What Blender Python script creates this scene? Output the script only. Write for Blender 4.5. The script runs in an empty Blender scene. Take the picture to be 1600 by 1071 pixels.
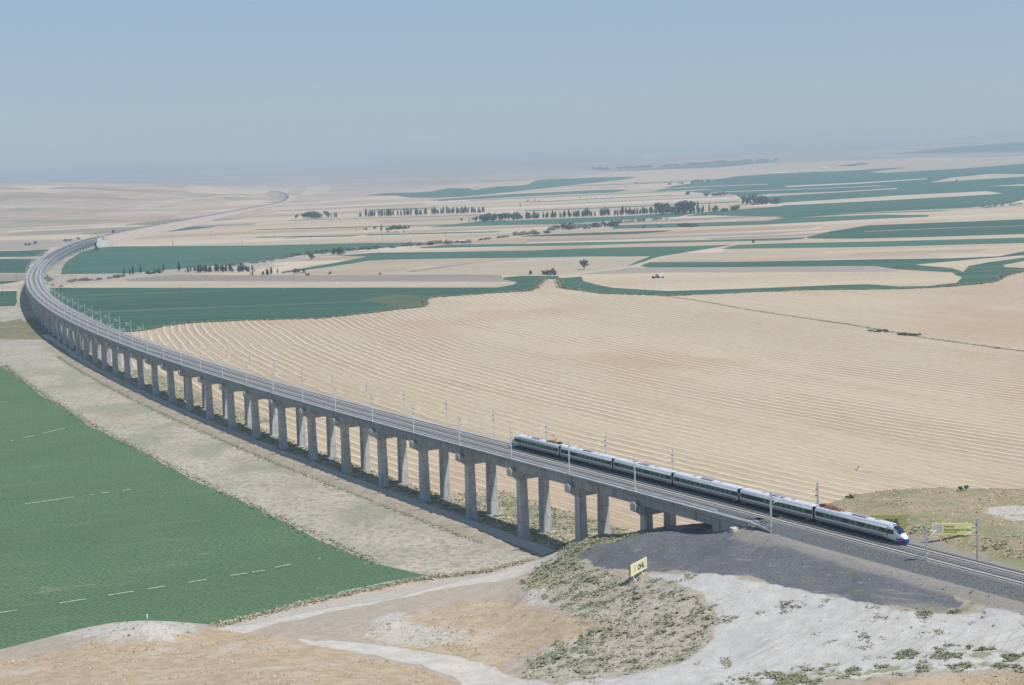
import bpy, math, random
import numpy as np
from mathutils import Vector, Matrix
from mathutils.geometry import delaunay_2d_cdt

random.seed(7)
rng = np.random.default_rng(7)
scn = bpy.context.scene
COL = scn.collection
R = math.radians

# ------------------------------------------------------------------ camera
HC = 110.7                                   # camera height above the valley floor (m)
FPX, YC, SLOPE = 2290.0, 252.0, 0.037        # focal length in photo pixels, horizon at the middle, camera roll
ROLL = math.atan(SLOPE)
PITCH = math.atan((535.5 - YC) * math.cos(ROLL) / FPX)
fwd = Vector((0, math.cos(PITCH), -math.sin(PITCH)))
r0 = Vector((1, 0, 0)); u0 = Vector((0, math.sin(PITCH), math.cos(PITCH)))
right = r0 * math.cos(ROLL) - u0 * math.sin(ROLL)
up = r0 * math.sin(ROLL) + u0 * math.cos(ROLL)
cam_d = bpy.data.cameras.new('camera'); cam = bpy.data.objects.new('camera', cam_d); COL.objects.link(cam)
cam_d.sensor_width = 36.0; cam_d.lens = FPX / 1600 * 36.0
cam_d.clip_start = 1.0; cam_d.clip_end = 60000
m = Matrix.Identity(4)
for i in range(3):
    m[i][0] = right[i]; m[i][1] = up[i]; m[i][2] = -fwd[i]
m[2][3] = HC
cam.matrix_world = m
scn.camera = cam

# ------------------------------------------------------------------ light, sky, exposure
SUN_EL, SUN_AZ = 60.0, 122.0                  # azimuth clockwise from +Y
sd = Vector((math.sin(R(SUN_AZ)) * math.cos(R(SUN_EL)), math.cos(R(SUN_AZ)) * math.cos(R(SUN_EL)), math.sin(R(SUN_EL))))
sl = bpy.data.lights.new('sun', 'SUN'); sl.energy = 4.15; sl.angle = R(0.5); sl.color = (1.0, 0.965, 0.92)
so = bpy.data.objects.new('sun', sl); COL.objects.link(so)
so.rotation_euler = sd.to_track_quat('Z', 'Y').to_euler()
so.location = (0, 0, 500)
w = bpy.data.worlds.new('World'); scn.world = w; w.use_nodes = True
nt = w.node_tree; bg = nt.nodes['Background']
sky = nt.nodes.new('ShaderNodeTexSky'); sky.sky_type = 'NISHITA'; sky.sun_disc = False
sky.sun_elevation = R(SUN_EL); sky.sun_rotation = R(SUN_AZ)
sky.altitude = 900; sky.air_density = 1.2; sky.dust_density = 0.4; sky.ozone_density = 4.0
# dusty summer air evens the sky out towards one grey blue
mxs = nt.nodes.new('ShaderNodeMix'); mxs.data_type = 'RGBA'; mxs.inputs['Factor'].default_value = 0.72
tcn = nt.nodes.new('ShaderNodeTexCoord'); spn = nt.nodes.new('ShaderNodeSeparateXYZ'); nt.links.new(tcn.outputs['Generated'], spn.inputs[0])
mrn = nt.nodes.new('ShaderNodeMapRange'); nt.links.new(spn.outputs[2], mrn.inputs['Value'])
mrn.inputs['From Min'].default_value = 0.12; mrn.inputs['From Max'].default_value = 0.9; mrn.inputs['To Min'].default_value = 0; mrn.inputs['To Max'].default_value = 1
mxz = nt.nodes.new('ShaderNodeMix'); mxz.data_type = 'RGBA'; nt.links.new(mrn.outputs[0], mxz.inputs['Factor'])
mxz.inputs[6].default_value = (2.62, 3.62, 4.95, 1); mxz.inputs[7].default_value = (.95, 1.55, 2.6, 1)      # horizon, zenith
nt.links.new(sky.outputs[0], mxs.inputs[6]); nt.links.new(mxz.outputs[2], mxs.inputs[7])
nt.links.new(mxs.outputs[2], bg.inputs[0]); bg.inputs[1].default_value = 0.115
scn.view_settings.view_transform = 'Standard'; scn.view_settings.look = 'None'
scn.view_settings.exposure = 0.0; scn.view_settings.gamma = 1.0
HAZE_DENSITY = 1.5e-4
HAZE_COLOR = (0.45, 0.62, 0.82)
cy = scn.cycles
cy.use_denoising = True; cy.max_bounces = 5; cy.diffuse_bounces = 2; cy.glossy_bounces = 2; cy.volume_bounces = 1
cy.transparent_max_bounces = 8

# ------------------------------------------------------------------ geometry helpers
def tag(o, label=None, cat=None, group=None, kind=None):
    if label: o['label'] = label
    if cat: o['category'] = cat
    if group: o['group'] = group
    if kind: o['kind'] = kind
    return o

def empty(name, loc=(0, 0, 0), rz=0.0):
    o = bpy.data.objects.new(name, None); COL.objects.link(o)
    o.location = loc; o.rotation_euler = (0, 0, rz); o.empty_display_size = 0.5
    return o

class MB:
    def __init__(s): s.v = []; s.f = []; s.mi = []
    def quad(s, pts, mi=0):
        b = len(s.v); s.v += [tuple(p) for p in pts]; s.f.append(tuple(range(b, b + len(pts)))); s.mi.append(mi)
    def box(s, x0, x1, y0, y1, z0, z1, mi=0, T=None):
        P = [(x0, y0, z0), (x1, y0, z0), (x1, y1, z0), (x0, y1, z0), (x0, y0, z1), (x1, y0, z1), (x1, y1, z1), (x0, y1, z1)]
        if T is not None: P = [tuple(T @ Vector(p)) for p in P]
        b = len(s.v); s.v += P
        for f in ((0, 3, 2, 1), (4, 5, 6, 7), (0, 1, 5, 4), (1, 2, 6, 5), (2, 3, 7, 6), (3, 0, 4, 7)):
            s.f.append(tuple(b + i for i in f)); s.mi.append(mi)
    def bar(s, a, c, r, n=4, mi=0, r2=None):
        a = Vector(a); c = Vector(c); d = (c - a).normalized(); r2 = r if r2 is None else r2
        q = d.to_track_quat('Z', 'Y'); b = len(s.v)
        for P, rr in ((a, r), (c, r2)):
            for k in range(n):
                t = 2 * math.pi * (k + .5) / n
                s.v.append(tuple(P + q @ Vector((rr * math.cos(t), rr * math.sin(t), 0))))
        for k in range(n):
            s.f.append((b + k, b + (k + 1) % n, b + n + (k + 1) % n, b + n + k)); s.mi.append(mi)
        s.f.append(tuple(b + n - 1 - k for k in range(n))); s.mi.append(mi)
        s.f.append(tuple(b + n + k for k in range(n))); s.mi.append(mi)
    def loft(s, rings, closed=True, caps=True, mi=0):
        b = len(s.v); n = len(rings[0])
        for r in rings: s.v += [tuple(p) for p in r]
        for i in range(len(rings) - 1):
            for k in range(n if closed else n - 1):
                k2 = (k + 1) % n
                s.f.append((b + i * n + k, b + i * n + k2, b + (i + 1) * n + k2, b + (i + 1) * n + k)); s.mi.append(mi)
        if caps and closed:
            s.f.append(tuple(b + n - 1 - k for k in range(n))); s.mi.append(mi)
            s.f.append(tuple(b + (len(rings) - 1) * n + k for k in range(n))); s.mi.append(mi)
    def mesh(s, name, mats, smooth=False):
        me = bpy.data.meshes.new(name); me.from_pydata(s.v, [], s.f)
        for mm in (mats if isinstance(mats, (list, tuple)) else [mats]): me.materials.append(mm)
        me.polygons.foreach_set('material_index', s.mi)
        if smooth: me.polygons.foreach_set('use_smooth', [True] * len(s.f))
        me.update(); return me
    def build(s, name, mats, parent=None, smooth=False):
        o = bpy.data.objects.new(name, s.mesh(name, mats, smooth)); COL.objects.link(o)
        if parent is not None: o.parent = parent
        return o

def np_mesh(name, V, F, mats, smooth=True):
    """V (n,3), F (m,k) of equal-sized faces"""
    me = bpy.data.meshes.new(name); F = np.asarray(F, np.int32); k = F.shape[1]
    me.vertices.add(len(V)); me.vertices.foreach_set('co', np.asarray(V, np.float32).ravel())
    me.loops.add(F.size); me.loops.foreach_set('vertex_index', F.ravel())
    me.polygons.add(len(F)); me.polygons.foreach_set('loop_start', np.arange(0, F.size, k, dtype=np.int32))
    me.polygons.foreach_set('loop_total', np.full(len(F), k, np.int32))
    if smooth: me.polygons.foreach_set('use_smooth', np.ones(len(F), bool))
    for mm in mats: me.materials.append(mm)
    me.update(calc_edges=True)
    return me

def link_copy(src, loc, rz, scale=None):
    """copy of a thing with copies of its parts and sub-parts (mesh data shared)"""
    c = src.copy(); COL.objects.link(c); c.location = loc; c.rotation_euler = (0, 0, rz)
    if scale is not None: c.scale = scale
    for ch in src.children:
        d = ch.copy(); COL.objects.link(d); d.parent = c
        for g in ch.children:
            e = g.copy(); COL.objects.link(e); e.parent = d
    return c

def vnoise(x, y, seed=0):
    xi = np.floor(x); yi = np.floor(y); xf = x - xi; yf = y - yi
    def h(a, b):
        t = np.sin(a * 127.1 + b * 311.7 + seed * 74.7) * 43758.5453
        return t - np.floor(t)
    u = xf * xf * (3 - 2 * xf); v = yf * yf * (3 - 2 * yf)
    return (h(xi, yi) * (1 - u) + h(xi + 1, yi) * u) * (1 - v) + (h(xi, yi + 1) * (1 - u) + h(xi + 1, yi + 1) * u) * v

def fbm(x, y, o=4, seed=0):
    s = 0; a = .5
    for i in range(o):
        s = s + a * (vnoise(x * 2 ** i, y * 2 ** i, seed + i) - .5); a *= .5
    return s

def sstep(a, b, x):
    t = np.clip((x - a) / (b - a), 0, 1); return t * t * (3 - 2 * t)

# ------------------------------------------------------------------ survey: lines of sight of the photograph -> places in the valley
def ray(px, py):
    uu = (px - 800.0) / FPX; vv = -(py - 535.5) / FPX
    d = right * uu + up * vv + fwd
    return np.array((d.x, d.y, d.z))
def at(px, py, z=0.0):
    d = ray(px, py); t = (z - HC) / d[2]
    return np.array((d[0] * t, d[1] * t, z))

# line of the railway (surveyed every 60 m), s = metres from the first pier
CLP = [(176.38, 157.39), (144.15, 208.0), (111.93, 258.61), (79.7, 309.22), (47.48, 359.83), (15.25, 410.44), (-16.97, 461.06), (-48.8, 511.92), (-79.95, 563.2), (-110.39, 614.9), (-140.09, 667.04), (-169.0, 719.61), (-197.09, 772.63), (-224.34, 826.08), (-250.72, 879.97), (-276.21, 934.29), (-300.81, 989.01), (-324.52, 1044.13), (-347.35, 1099.61), (-369.31, 1155.45), (-390.42, 1211.61), (-410.71, 1268.08), (-430.21, 1324.82), (-448.96, 1381.81), (-466.99, 1439.04), (-484.33, 1496.48), (-501.02, 1554.11), (-517.09, 1611.92), (-532.55, 1669.89), (-547.42, 1728.02), (-561.7, 1786.3), (-575.4, 1844.71), (-588.51, 1903.26), (-600.99, 1961.95), (-612.81, 2020.77), (-623.95, 2079.73), (-634.34, 2138.82), (-643.94, 2198.05), (-652.68, 2257.41), (-660.52, 2316.89), (-667.39, 2376.5), (-673.25, 2436.21), (-678.09, 2496.01), (-681.88, 2555.89), (-684.65, 2615.83), (-686.46, 2675.8)]
y_ = 2735.8
while y_ < 4320: CLP.append((-688.0 + 0.0 * y_, y_)); y_ += 60
CLP += [(-689, 4380), (-692, 4440), (-694, 4500), (-697, 4560), (-701, 4620), (-706, 4680), (-711, 4740), (-717, 4800), (-724, 4860), (-732, 4919), (-742, 4978), (-754, 5037), (-768, 5096), (-785, 5154), (-806, 5210), (-830, 5264), (-860, 5316), (-895, 5365), (-935, 5410), (-980, 5450)]
CLP = np.array(CLP)
def _cat(P, t):
    i = np.clip(np.floor(t).astype(int), 1, len(P) - 3); f = (t - i)[:, None]
    a, b, c, d = P[i - 1], P[i], P[i + 1], P[i + 2]
    return .5 * (2 * b + (c - a) * f + (2 * a - 5 * b + 4 * c - d) * f * f + (3 * b - a - 3 * c + d) * f ** 3)
S0 = -260.0
SS = np.arange(-200.0, 5100.0, 1.0)
CC = _cat(CLP, (SS - S0) / 60.0)
CT = np.gradient(CC, axis=0); CT /= np.linalg.norm(CT, axis=1)[:, None]
CN = np.stack([CT[:, 1], -CT[:, 0]], 1)                  # to the right of the line, away from the camera
def zrail_y(Y):
    t = np.clip(Y - 1300, 0, 1400)
    z = np.where(Y < 1300, 27.9 - .0075 * Y, 27.9 - .0075 * 1300 - .0075 * (t - t * t / 2800))
    return z + 34 * sstep(4500, 5700, Y)
def cl(s, off=0.0):
    f = min(max(s + 200.0, 0), len(SS) - 1.001); i = int(f); f -= i
    p = CC[i] * (1 - f) + CC[i + 1] * f; n = CN[i] * (1 - f) + CN[i + 1] * f; t = CT[i] * (1 - f) + CT[i + 1] * f
    q = p + n * off
    return q[0], q[1], float(zrail_y(np.array(p[1]))), math.atan2(t[1], t[0])
def so_of(x, y, smax=1000):
    """signed offset and s of points (arrays) from the line"""
    k = CC[(SS <= smax)][::4]; nn = CN[(SS <= smax)][::4]; ss = SS[SS <= smax][::4]
    best = np.full(x.shape, 1e18); off = np.zeros(x.shape); s = np.zeros(x.shape)
    for i in range(len(k)):
        dx = x - k[i, 0]; dy = y - k[i, 1]; d = dx * dx + dy * dy
        mk = d < best
        best = np.where(mk, d, best); off = np.where(mk, dx * nn[i, 0] + dy * nn[i, 1], off); s = np.where(mk, ss[i], s)
    return off, s
PIER0, SPAN, NP = 0.0, 29.85, 71
S_AB0, S_AB1 = -30.0, (NP - 1) * SPAN + 26.0

# far relief: flat valley, bare hills rising on the left and closing it at the back
def zg(x, y):
    x = np.asarray(x, float); y = np.asarray(y, float)
    z = .0035 * np.clip(y - 4200, 0, 7000)
    r = x / np.maximum(y, 1)
    crest = 8 + 92 * sstep(-.085, -.36, r) + 6 * np.sin(x / 260.0)
    z = z + crest * sstep(2900, 5600, y) * (1 - .9 * sstep(5700, 7600, y)) * sstep(-.11, -.20, r)
    hills = 62 + 75 * np.clip(fbm(x / 2600.0 + 7, y / 3300.0, 4, 3) + .38, 0, 1) + 46 * sstep(.12, .34, r) + 34 * sstep(-.2, -.4, r)
    z = z + (hills - .0035 * 6800) * sstep(11000, 14800, y + 900 * np.sin(x / 1500.0))
    z = z + sstep(2600, 4200, y) * sstep(-.13, -.2, r) * 9 * fbm(x / 260.0, y / 420.0, 4, 9)
    return z
def gpt(px, py):
    """where a line of sight first meets the far ground"""
    d = ray(px, py); ys = np.geomspace(160, 19500, 500); t = ys / d[1]
    zz = HC + d[2] * t; g = zg(d[0] * t, ys); k = np.nonzero(zz < g)[0]
    if len(k) == 0: tt = 19500 / d[1]
    else:
        i = k[0]; lo, hi = t[max(i - 1, 0)], t[i]
        for _ in range(30):
            mm = (lo + hi) / 2
            if HC + d[2] * mm < float(zg(d[0] * mm, d[1] * mm)): hi = mm
            else: lo = mm
        tt = hi
    return np.array((d[0] * tt, d[1] * tt))

# ------------------------------------------------------------------ materials
class NT:
    def __init__(s, name, rough=.95, spec=.15):
        s.m = bpy.data.materials.new(name); s.m.use_nodes = True; s.t = s.m.node_tree
        s.b = s.t.nodes['Principled BSDF']; s.b.inputs['Roughness'].default_value = rough
        s.b.inputs['Specular IOR Level'].default_value = spec
        s._pos = None
    def new(s, t): return s.t.nodes.new(t)
    def put(s, sock, v):
        if hasattr(v, 'is_output'): s.t.links.new(v, sock)
        elif isinstance(v, (tuple, list)) and len(v) == 3 and sock.type == 'RGBA': sock.default_value = (*v, 1)
        else: sock.default_value = v
    @property
    def pos(s):
        if s._pos is None: s._pos = s.new('ShaderNodeNewGeometry').outputs['Position']
        return s._pos
    def vmul(s, v, k):
        n = s.new('ShaderNodeVectorMath'); n.operation = 'MULTIPLY'; s.put(n.inputs[0], v); n.inputs[1].default_value = k; return n.outputs[0]
    def noise(s, scale, detail=3, vec=None, rough=.55, dist=0):
        n = s.new('ShaderNodeTexNoise'); s.put(n.inputs['Vector'], s.pos if vec is None else vec)
        n.inputs['Scale'].default_value = scale; n.inputs['Detail'].default_value = detail
        n.inputs['Roughness'].default_value = rough; n.inputs['Distortion'].default_value = dist
        return n.outputs['Fac']
    def math(s, op, a, b=0.0, c=None):
        n = s.new('ShaderNodeMath'); n.operation = op; s.put(n.inputs[0], a); s.put(n.inputs[1], b)
        if c is not None: s.put(n.inputs[2], c)
        return n.outputs[0]
    def mapr(s, v, a, b, c=0., d=1., smooth=True):
        n = s.new('ShaderNodeMapRange'); n.interpolation_type = 'SMOOTHSTEP' if smooth else 'LINEAR'
        s.put(n.inputs['Value'], v); n.inputs['From Min'].default_value = a; n.inputs['From Max'].default_value = b
        n.inputs['To Min'].default_value = c; n.inputs['To Max'].default_value = d
        return n.outputs['Result']
    def mix(s, f, a, b, mode='MIX'):
        n = s.new('ShaderNodeMix'); n.data_type = 'RGBA'; n.blend_type = mode
        s.put(n.inputs['Factor'], f); s.put(n.inputs[6], a); s.put(n.inputs[7], b); return n.outputs[2]
    def attr(s, name):
        n = s.new('ShaderNodeAttribute'); n.attribute_name = name
        sp = s.new('ShaderNodeSeparateColor'); s.t.links.new(n.outputs['Color'], sp.inputs[0]); return sp.outputs
    def dot(s, v, d):
        n = s.new('ShaderNodeVectorMath'); n.operation = 'DOT_PRODUCT'; s.put(n.inputs[0], v); n.inputs[1].default_value = d; return n.outputs['Value']
    def rnd(s): return s.new('ShaderNodeObjectInfo').outputs['Random']
    def col(s, v): s.put(s.b.inputs['Base Color'], v); return s
    def bump(s, h, strength=.5, dist=.1):
        n = s.new('ShaderNodeBump'); n.inputs['Strength'].default_value = strength; n.inputs['Distance'].default_value = dist
        s.put(n.inputs['Height'], h); s.t.links.new(n.outputs[0], s.b.inputs['Normal']); return s

def plain(name, c, rough=.6, spec=.3, var=.12, scale=1.5, metal=0.0):
    n = NT(name, rough, spec)
    f = n.noise(scale, 4)
    n.col(n.mix(n.mapr(f, .3, .7), tuple(x * (1 - var) for x in c), tuple(min(1, x * (1 + var)) for x in c)))
    n.b.inputs['Metallic'].default_value = metal
    return n.m

def field(name, a, b, c, row=0.0, rowdir=(0.1, 1.0, 0), rowamp=.1, patch=.012, fine=.5, rvar=.16, stretch=(.22, 1, 1), spot=None):
    """field surface: two-tone patches, drill rows, fine speckle, every field a little different"""
    n = NT(name)
    sv = n.vmul(n.pos, stretch)
    base = n.mix(n.mapr(n.noise(patch, 4, sv), .35, .65), a, b)
    base = n.mix(n.mapr(n.noise(patch * 6, 4, sv), .45, .75, 0, .7), base, c)
    k = n.mapr(n.noise(fine, 3), .25, .75, 1 - .14, 1 + .14, False)
    if row:
        d = n.dot(n.pos, rowdir)
        ph = n.math('MULTIPLY_ADD', n.noise(.02, 2), 6.0, n.math('MULTIPLY', d, 2 * math.pi / row))
        w_ = n.math('MULTIPLY', n.math('SINE', ph), n.math('MULTIPLY', n.mapr(n.noise(.03, 3, sv), .3, .7), rowamp))
        k = n.math('ADD', k, w_)
    k = n.math('MULTIPLY', k, n.math('MULTIPLY_ADD', n.rnd(), 2 * rvar, 1 - rvar))
    g = n.new('ShaderNodeCombineColor')
    for i in range(3): n.t.links.new(k, g.inputs[i])
    out = n.mix(1.0, base, g.outputs[0], 'MULTIPLY')
    if spot:
        out = n.mix(n.mapr(n.noise(spot[1], 4, sv), spot[2], spot[2] + .08, 0, .8), out, spot[0])
    n.col(out)
    return n.m

M = {}
STR1, STR2, STR3 = (.495, .41, .295), (.435, .355, .25), (.38, .29, .20)
M['wheat'] = field('stubble', STR1, STR2, (.43, .345, .24), row=16.0, rowamp=.10, fine=.25, patch=.012, stretch=(.05, 1, 1))
M['pale'] = field('pale stubble', (.525, .45, .335), (.465, .40, .295), (.425, .36, .255), row=18.0, rowamp=.08, fine=.25, stretch=(.05, 1, 1))
M['green'] = field('green crop', (.052, .124, .082), (.042, .101, .070), (.070, .138, .084), row=23.0, rowamp=.2, fine=.3, patch=.017, rvar=.22, stretch=(.035, 1, 1), spot=((.10, .15, .085), .035, .57))
M['fallow'] = field('fallow soil', (.33, .28, .235), (.28, .245, .21), (.37, .31, .25), row=5.0, rowamp=.05, fine=.3)
M['weeds'] = field('weedy ground', (.20, .20, .11), (.28, .24, .14), (.12, .15, .07), fine=.5, patch=.05, stretch=(1, 1, 1))
M['steppe'] = field('dry steppe', (.43, .345, .265), (.34, .27, .21), (.54, .46, .38), row=0, patch=.0035, fine=.02, rvar=.02, stretch=(.30, .8, 1), spot=((.27, .255, .17), .005, .55))
M['tanned'] = field('weathered stubble', (.44, .335, .24), (.40, .30, .21), (.47, .37, .27), row=9.0, rowamp=.08, fine=.2)
M['straw'] = field('straw stubble', (.57, .49, .385), (.52, .44, .34), (.48, .40, .30), row=8.0, rowamp=.06, fine=.2)
M['dirt'] = field('bare dirt', (.46, .41, .345), (.40, .355, .30), (.52, .47, .40), fine=.6, patch=.05, stretch=(1, 1, 1))
M['rough'] = field('rough grass', (.085, .125, .070), (.13, .15, .085), (.07, .10, .06), fine=.4, patch=.03, stretch=(.4, 1, 1))
M['steppe2'] = field('paler steppe', (.50, .42, .335), (.42, .345, .27), (.56, .49, .41), patch=.006, fine=.02, rvar=.05, stretch=(.30, .8, 1))
M['hills'] = field('far hills', (.36, .305, .25), (.26, .225, .19), (.46, .40, .34), patch=.0012, fine=.01, rvar=.02, stretch=(.5, 1, 1), spot=((.46, .42, .37), .0016, .56))
M['wood'] = field('far wood', (.05, .075, .05), (.04, .065, .045), (.06, .085, .05), fine=.02, patch=.004)

# big harvested field: windrows of straw left by the combine, along slow arcs
def windrow_mat():
    n = NT('harvested stubble')
    sub = n.new('ShaderNodeVectorMath'); sub.operation = 'SUBTRACT'; n.put(sub.inputs[0], n.pos); sub.inputs[1].default_value = (1670, 1569, 0)
    ln = n.new('ShaderNodeVectorMath'); ln.operation = 'LENGTH'; n.put(ln.inputs[0], sub.outputs[0]); r = ln.outputs['Value']
    r = n.math('ADD', r, n.math('MULTIPLY', n.math('SUBTRACT', n.noise(.010, 2), .5), 7.0))
    r = n.math('ADD', r, n.math('MULTIPLY', n.math('SUBTRACT', n.noise(.16, 2), .5), 1.0))
    ph = n.math('MULTIPLY', r, 2 * math.pi / 5.6)
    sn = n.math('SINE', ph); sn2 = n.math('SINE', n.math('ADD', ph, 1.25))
    dirv = n.new('ShaderNodeVectorMath'); dirv.operation = 'MULTIPLY'
    # stretch along the rows (heading about -63 degrees)
    rot = n.new('ShaderNodeVectorRotate'); rot.rotation_type = 'Z_AXIS'; n.put(rot.inputs['Vector'], n.pos); rot.inputs['Angle'].default_value = R(63)
    st = n.vmul(rot.outputs[0], (.16, 1, 1))
    amp = n.mapr(n.noise(.020, 4, st, .6), .42, .58, .24, 1.0)
    amp = n.math('MULTIPLY', amp, n.mapr(n.noise(.25, 2, st), .25, .55, .45, 1))
    base = n.mix(n.mapr(n.noise(.010, 4, st), .35, .65), (.510, .425, .305), (.450, .370, .260))
    base = n.mix(n.mapr(n.noise(.05, 4, st), .45, .75, 0, .6), base, (.40, .315, .205))
    base = n.mix(n.mapr(n.noise(.006, 3), .5, .72, 0, .5), base, (.44, .36, .28))
    base = n.mix(n.mapr(n.noise(.0045, 3, n.vmul(n.pos, (1, .8, 1))), .50, .64, 0, .75), base, (.43, .305, .205))
    straw = n.math('MULTIPLY', n.mapr(sn, .5, .95), amp)
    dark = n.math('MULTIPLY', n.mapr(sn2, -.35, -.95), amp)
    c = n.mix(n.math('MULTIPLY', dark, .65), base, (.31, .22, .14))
    c = n.mix(n.math('MULTIPLY', straw, .62), c, (.70, .60, .475))
    # minor drill lines
    fine = n.math('MULTIPLY', n.math('SINE', n.math('MULTIPLY', ph, 2.0)), .10)
    k = n.math('ADD', n.mapr(n.noise(.9, 3, st), .25, .75, .84, 1.14, False), fine)
    k = n.math('MULTIPLY', k, n.mapr(n.noise(2.5, 2), .2, .8, .9, 1.1, False))
    g = n.new('ShaderNodeCombineColor')
    for i in range(3): n.t.links.new(k, g.inputs[i])
    c = n.mix(1.0, c, g.outputs[0], 'MULTIPLY')
    c = n.mix(n.mapr(n.noise(.02, 4, st), .68, .76, 0, .45), c, (.22, .22, .12))
    n.col(c)
    n.bump(n.math('MULTIPLY', straw, 1.0), .4, .2)
    return n.m
M['windrow'] = windrow_mat()

# irrigated crop in the foreground, rows running across it
def crop_mat():
    n = NT('young crop leaves')
    d = n.dot(n.pos, (.73, .68, 0))
    ph = n.math('MULTIPLY_ADD', n.noise(.05, 2), 3.0, n.math('MULTIPLY', d, 2 * math.pi / 1.35))
    rows = n.math('SINE', ph)
    rot = n.new('ShaderNodeVectorRotate'); rot.rotation_type = 'Z_AXIS'; n.put(rot.inputs['Vector'], n.pos); rot.inputs['Angle'].default_value = R(-20)
    st = n.vmul(rot.outputs[0], (.25, 1, 1))
    base = n.mix(n.mapr(n.noise(.02, 4, st), .35, .65), (.124, .212, .108), (.100, .174, .096))
    base = n.mix(n.mapr(n.noise(.045, 4, st), .55, .72, 0, .7), base, (.115, .185, .115))
    base = n.mix(n.mapr(n.noise(.9, 4), .42, .62), base, (.066, .135, .068))
    base = n.mix(n.math('MULTIPLY', n.mapr(rows, .2, .9), .35), base, (.04, .08, .045))
    base = n.mix(n.mapr(n.noise(2.2, 3), .52, .68, 0, .6), base, (.185, .28, .15))
    base = n.mix(n.mapr(n.noise(.14, 5, st), .50, .70, 0, .35), base, (.15, .20, .125))
    base = n.mix(n.mapr(n.noise(.33, 4, st), .58, .72, 0, .3), base, (.20, .215, .14))
    base = n.mix(n.math('MULTIPLY', n.mapr(n.noise(.06, 5, st), .63, .70, 0, 1), n.mapr(n.noise(.8, 3, st), .45, .6)), base, (.33, .29, .20))
    n.col(base); n.bump(n.noise(1.6, 3), .8, .3)
    return n.m
M['crop'] = crop_mat()

def strip_mat():
    n = NT('grazed strip')
    sv = n.pos
    base = n.mix(n.mapr(n.noise(.03, 5), .38, .62), (.475, .43, .365), (.40, .365, .305))
    base = n.mix(n.mapr(n.noise(.035, 5, n.vmul(n.pos, (1, .6, 1))), .50, .62, 0, .55), base, (.25, .265, .175))
    base = n.mix(n.mapr(n.noise(.5, 5, None, .62), .46, .60, 0, .7), base, (.25, .245, .17))
    base = n.mix(n.mapr(n.noise(.16, 5, None, .6), .54, .64, 0, .55), base, (.22, .24, .15))
    base = n.mix(n.mapr(n.noise(.02, 4), .62, .72, 0, .6), base, (.43, .31, .20))
    k = n.mapr(n.noise(2.2, 4), .3, .7, .72, 1.25, False)
    g = n.new('ShaderNodeCombineColor')
    for i in range(3): n.t.links.new(k, g.inputs[i])
    n.col(n.mix(1.0, base, g.outputs[0], 'MULTIPLY')); n.bump(n.noise(1.1, 4), .6, .2)
    return n.m
M['strip'] = strip_mat()

M['road'] = field('dusty road', (.50, .455, .395), (.45, .41, .355), (.55, .51, .45), fine=.9, patch=.06, stretch=(1, 1, 1))
def scrub_mat():
    n = NT('rough verge')
    base = n.mix(n.mapr(n.noise(.06, 4), .38, .6), (.20, .215, .12), (.38, .32, .22))
    base = n.mix(n.mapr(n.noise(.25, 4), .45, .62), base, (.43, .385, .31))
    base = n.mix(n.mapr(n.noise(1.2, 3), .5, .7, 0, .6), base, (.17, .18, .105))
    n.col(base); n.bump(n.noise(.9, 4), .8, .3); return n.m
M['verge'] = scrub_mat()

def concrete(name, a=(.36, .365, .36), b=(.29, .295, .295), streak=True):
    n = NT(name, .85, .25)
    c = n.mix(n.mapr(n.noise(.35, 5), .35, .65), a, b)
    if streak:
        sv = n.vmul(n.pos, (1.4, 1.4, .07))
        c = n.mix(n.mapr(n.noise(1.0, 4, sv), .50, .68, 0, .75), c, tuple(x * .58 for x in b))
        z = n.new('ShaderNodeSeparateXYZ'); n.put(z.inputs[0], n.pos)
        j = n.math('ABSOLUTE', n.math('SUBTRACT', n.math('FRACT', n.math('DIVIDE', z.outputs[2], 4.6)), .5))
        c = n.mix(n.mapr(j, .470, .490, 0, .7), c, tuple(x * .5 for x in b))
        c = n.mix(n.mapr(n.noise(.11, 2, n.vmul(n.pos, (1, 1, 1.6))), .45, .6, 0, .25), c, (.42, .41, .385))
    n.col(c); n.bump(n.noise(4, 4), .25, .03)
    return n.m
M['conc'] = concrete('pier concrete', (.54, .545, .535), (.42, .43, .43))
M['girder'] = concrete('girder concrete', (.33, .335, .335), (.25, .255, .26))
M['walk'] = concrete('walkway concrete', (.42, .43, .44), (.36, .37, .38), False)
M['white_conc'] = concrete('pale concrete', (.62, .61, .58), (.54, .53, .50), False)
def ballast(name, a, b):
    n = NT(name, .9, .2)
    c = n.mix(n.mapr(n.noise(3.6, 4, None, .7), .38, .62), tuple(x * .8 for x in a), tuple(x * 1.1 for x in b))
    c = n.mix(n.mapr(n.noise(.12, 3), .4, .7, 0, .5), c, tuple((x + y) * .45 for x, y in zip(a, b)))
    n.col(c); n.bump(n.noise(4.0, 4), 1.0, .12); return n.m
M['ballast'] = ballast('ballast stone', (.10, .105, .11), (.225, .23, .235))
M['rail'] = plain('rail steel', (.055, .045, .042), .5, .4)
M['sleeper'] = plain('concrete sleeper', (.50, .49, .47), .85, .2)
M['galv'] = plain('galvanised steel', (.62, .64, .65), .5, .5)
M['zinc'] = plain('bracket tube', (.80, .80, .78), .4, .5)
M['dark'] = plain('dark steel', (.035, .036, .04), .6, .3)
M['mesh'] = plain('railing steel', (.46, .49, .52), .5, .4)

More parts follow.
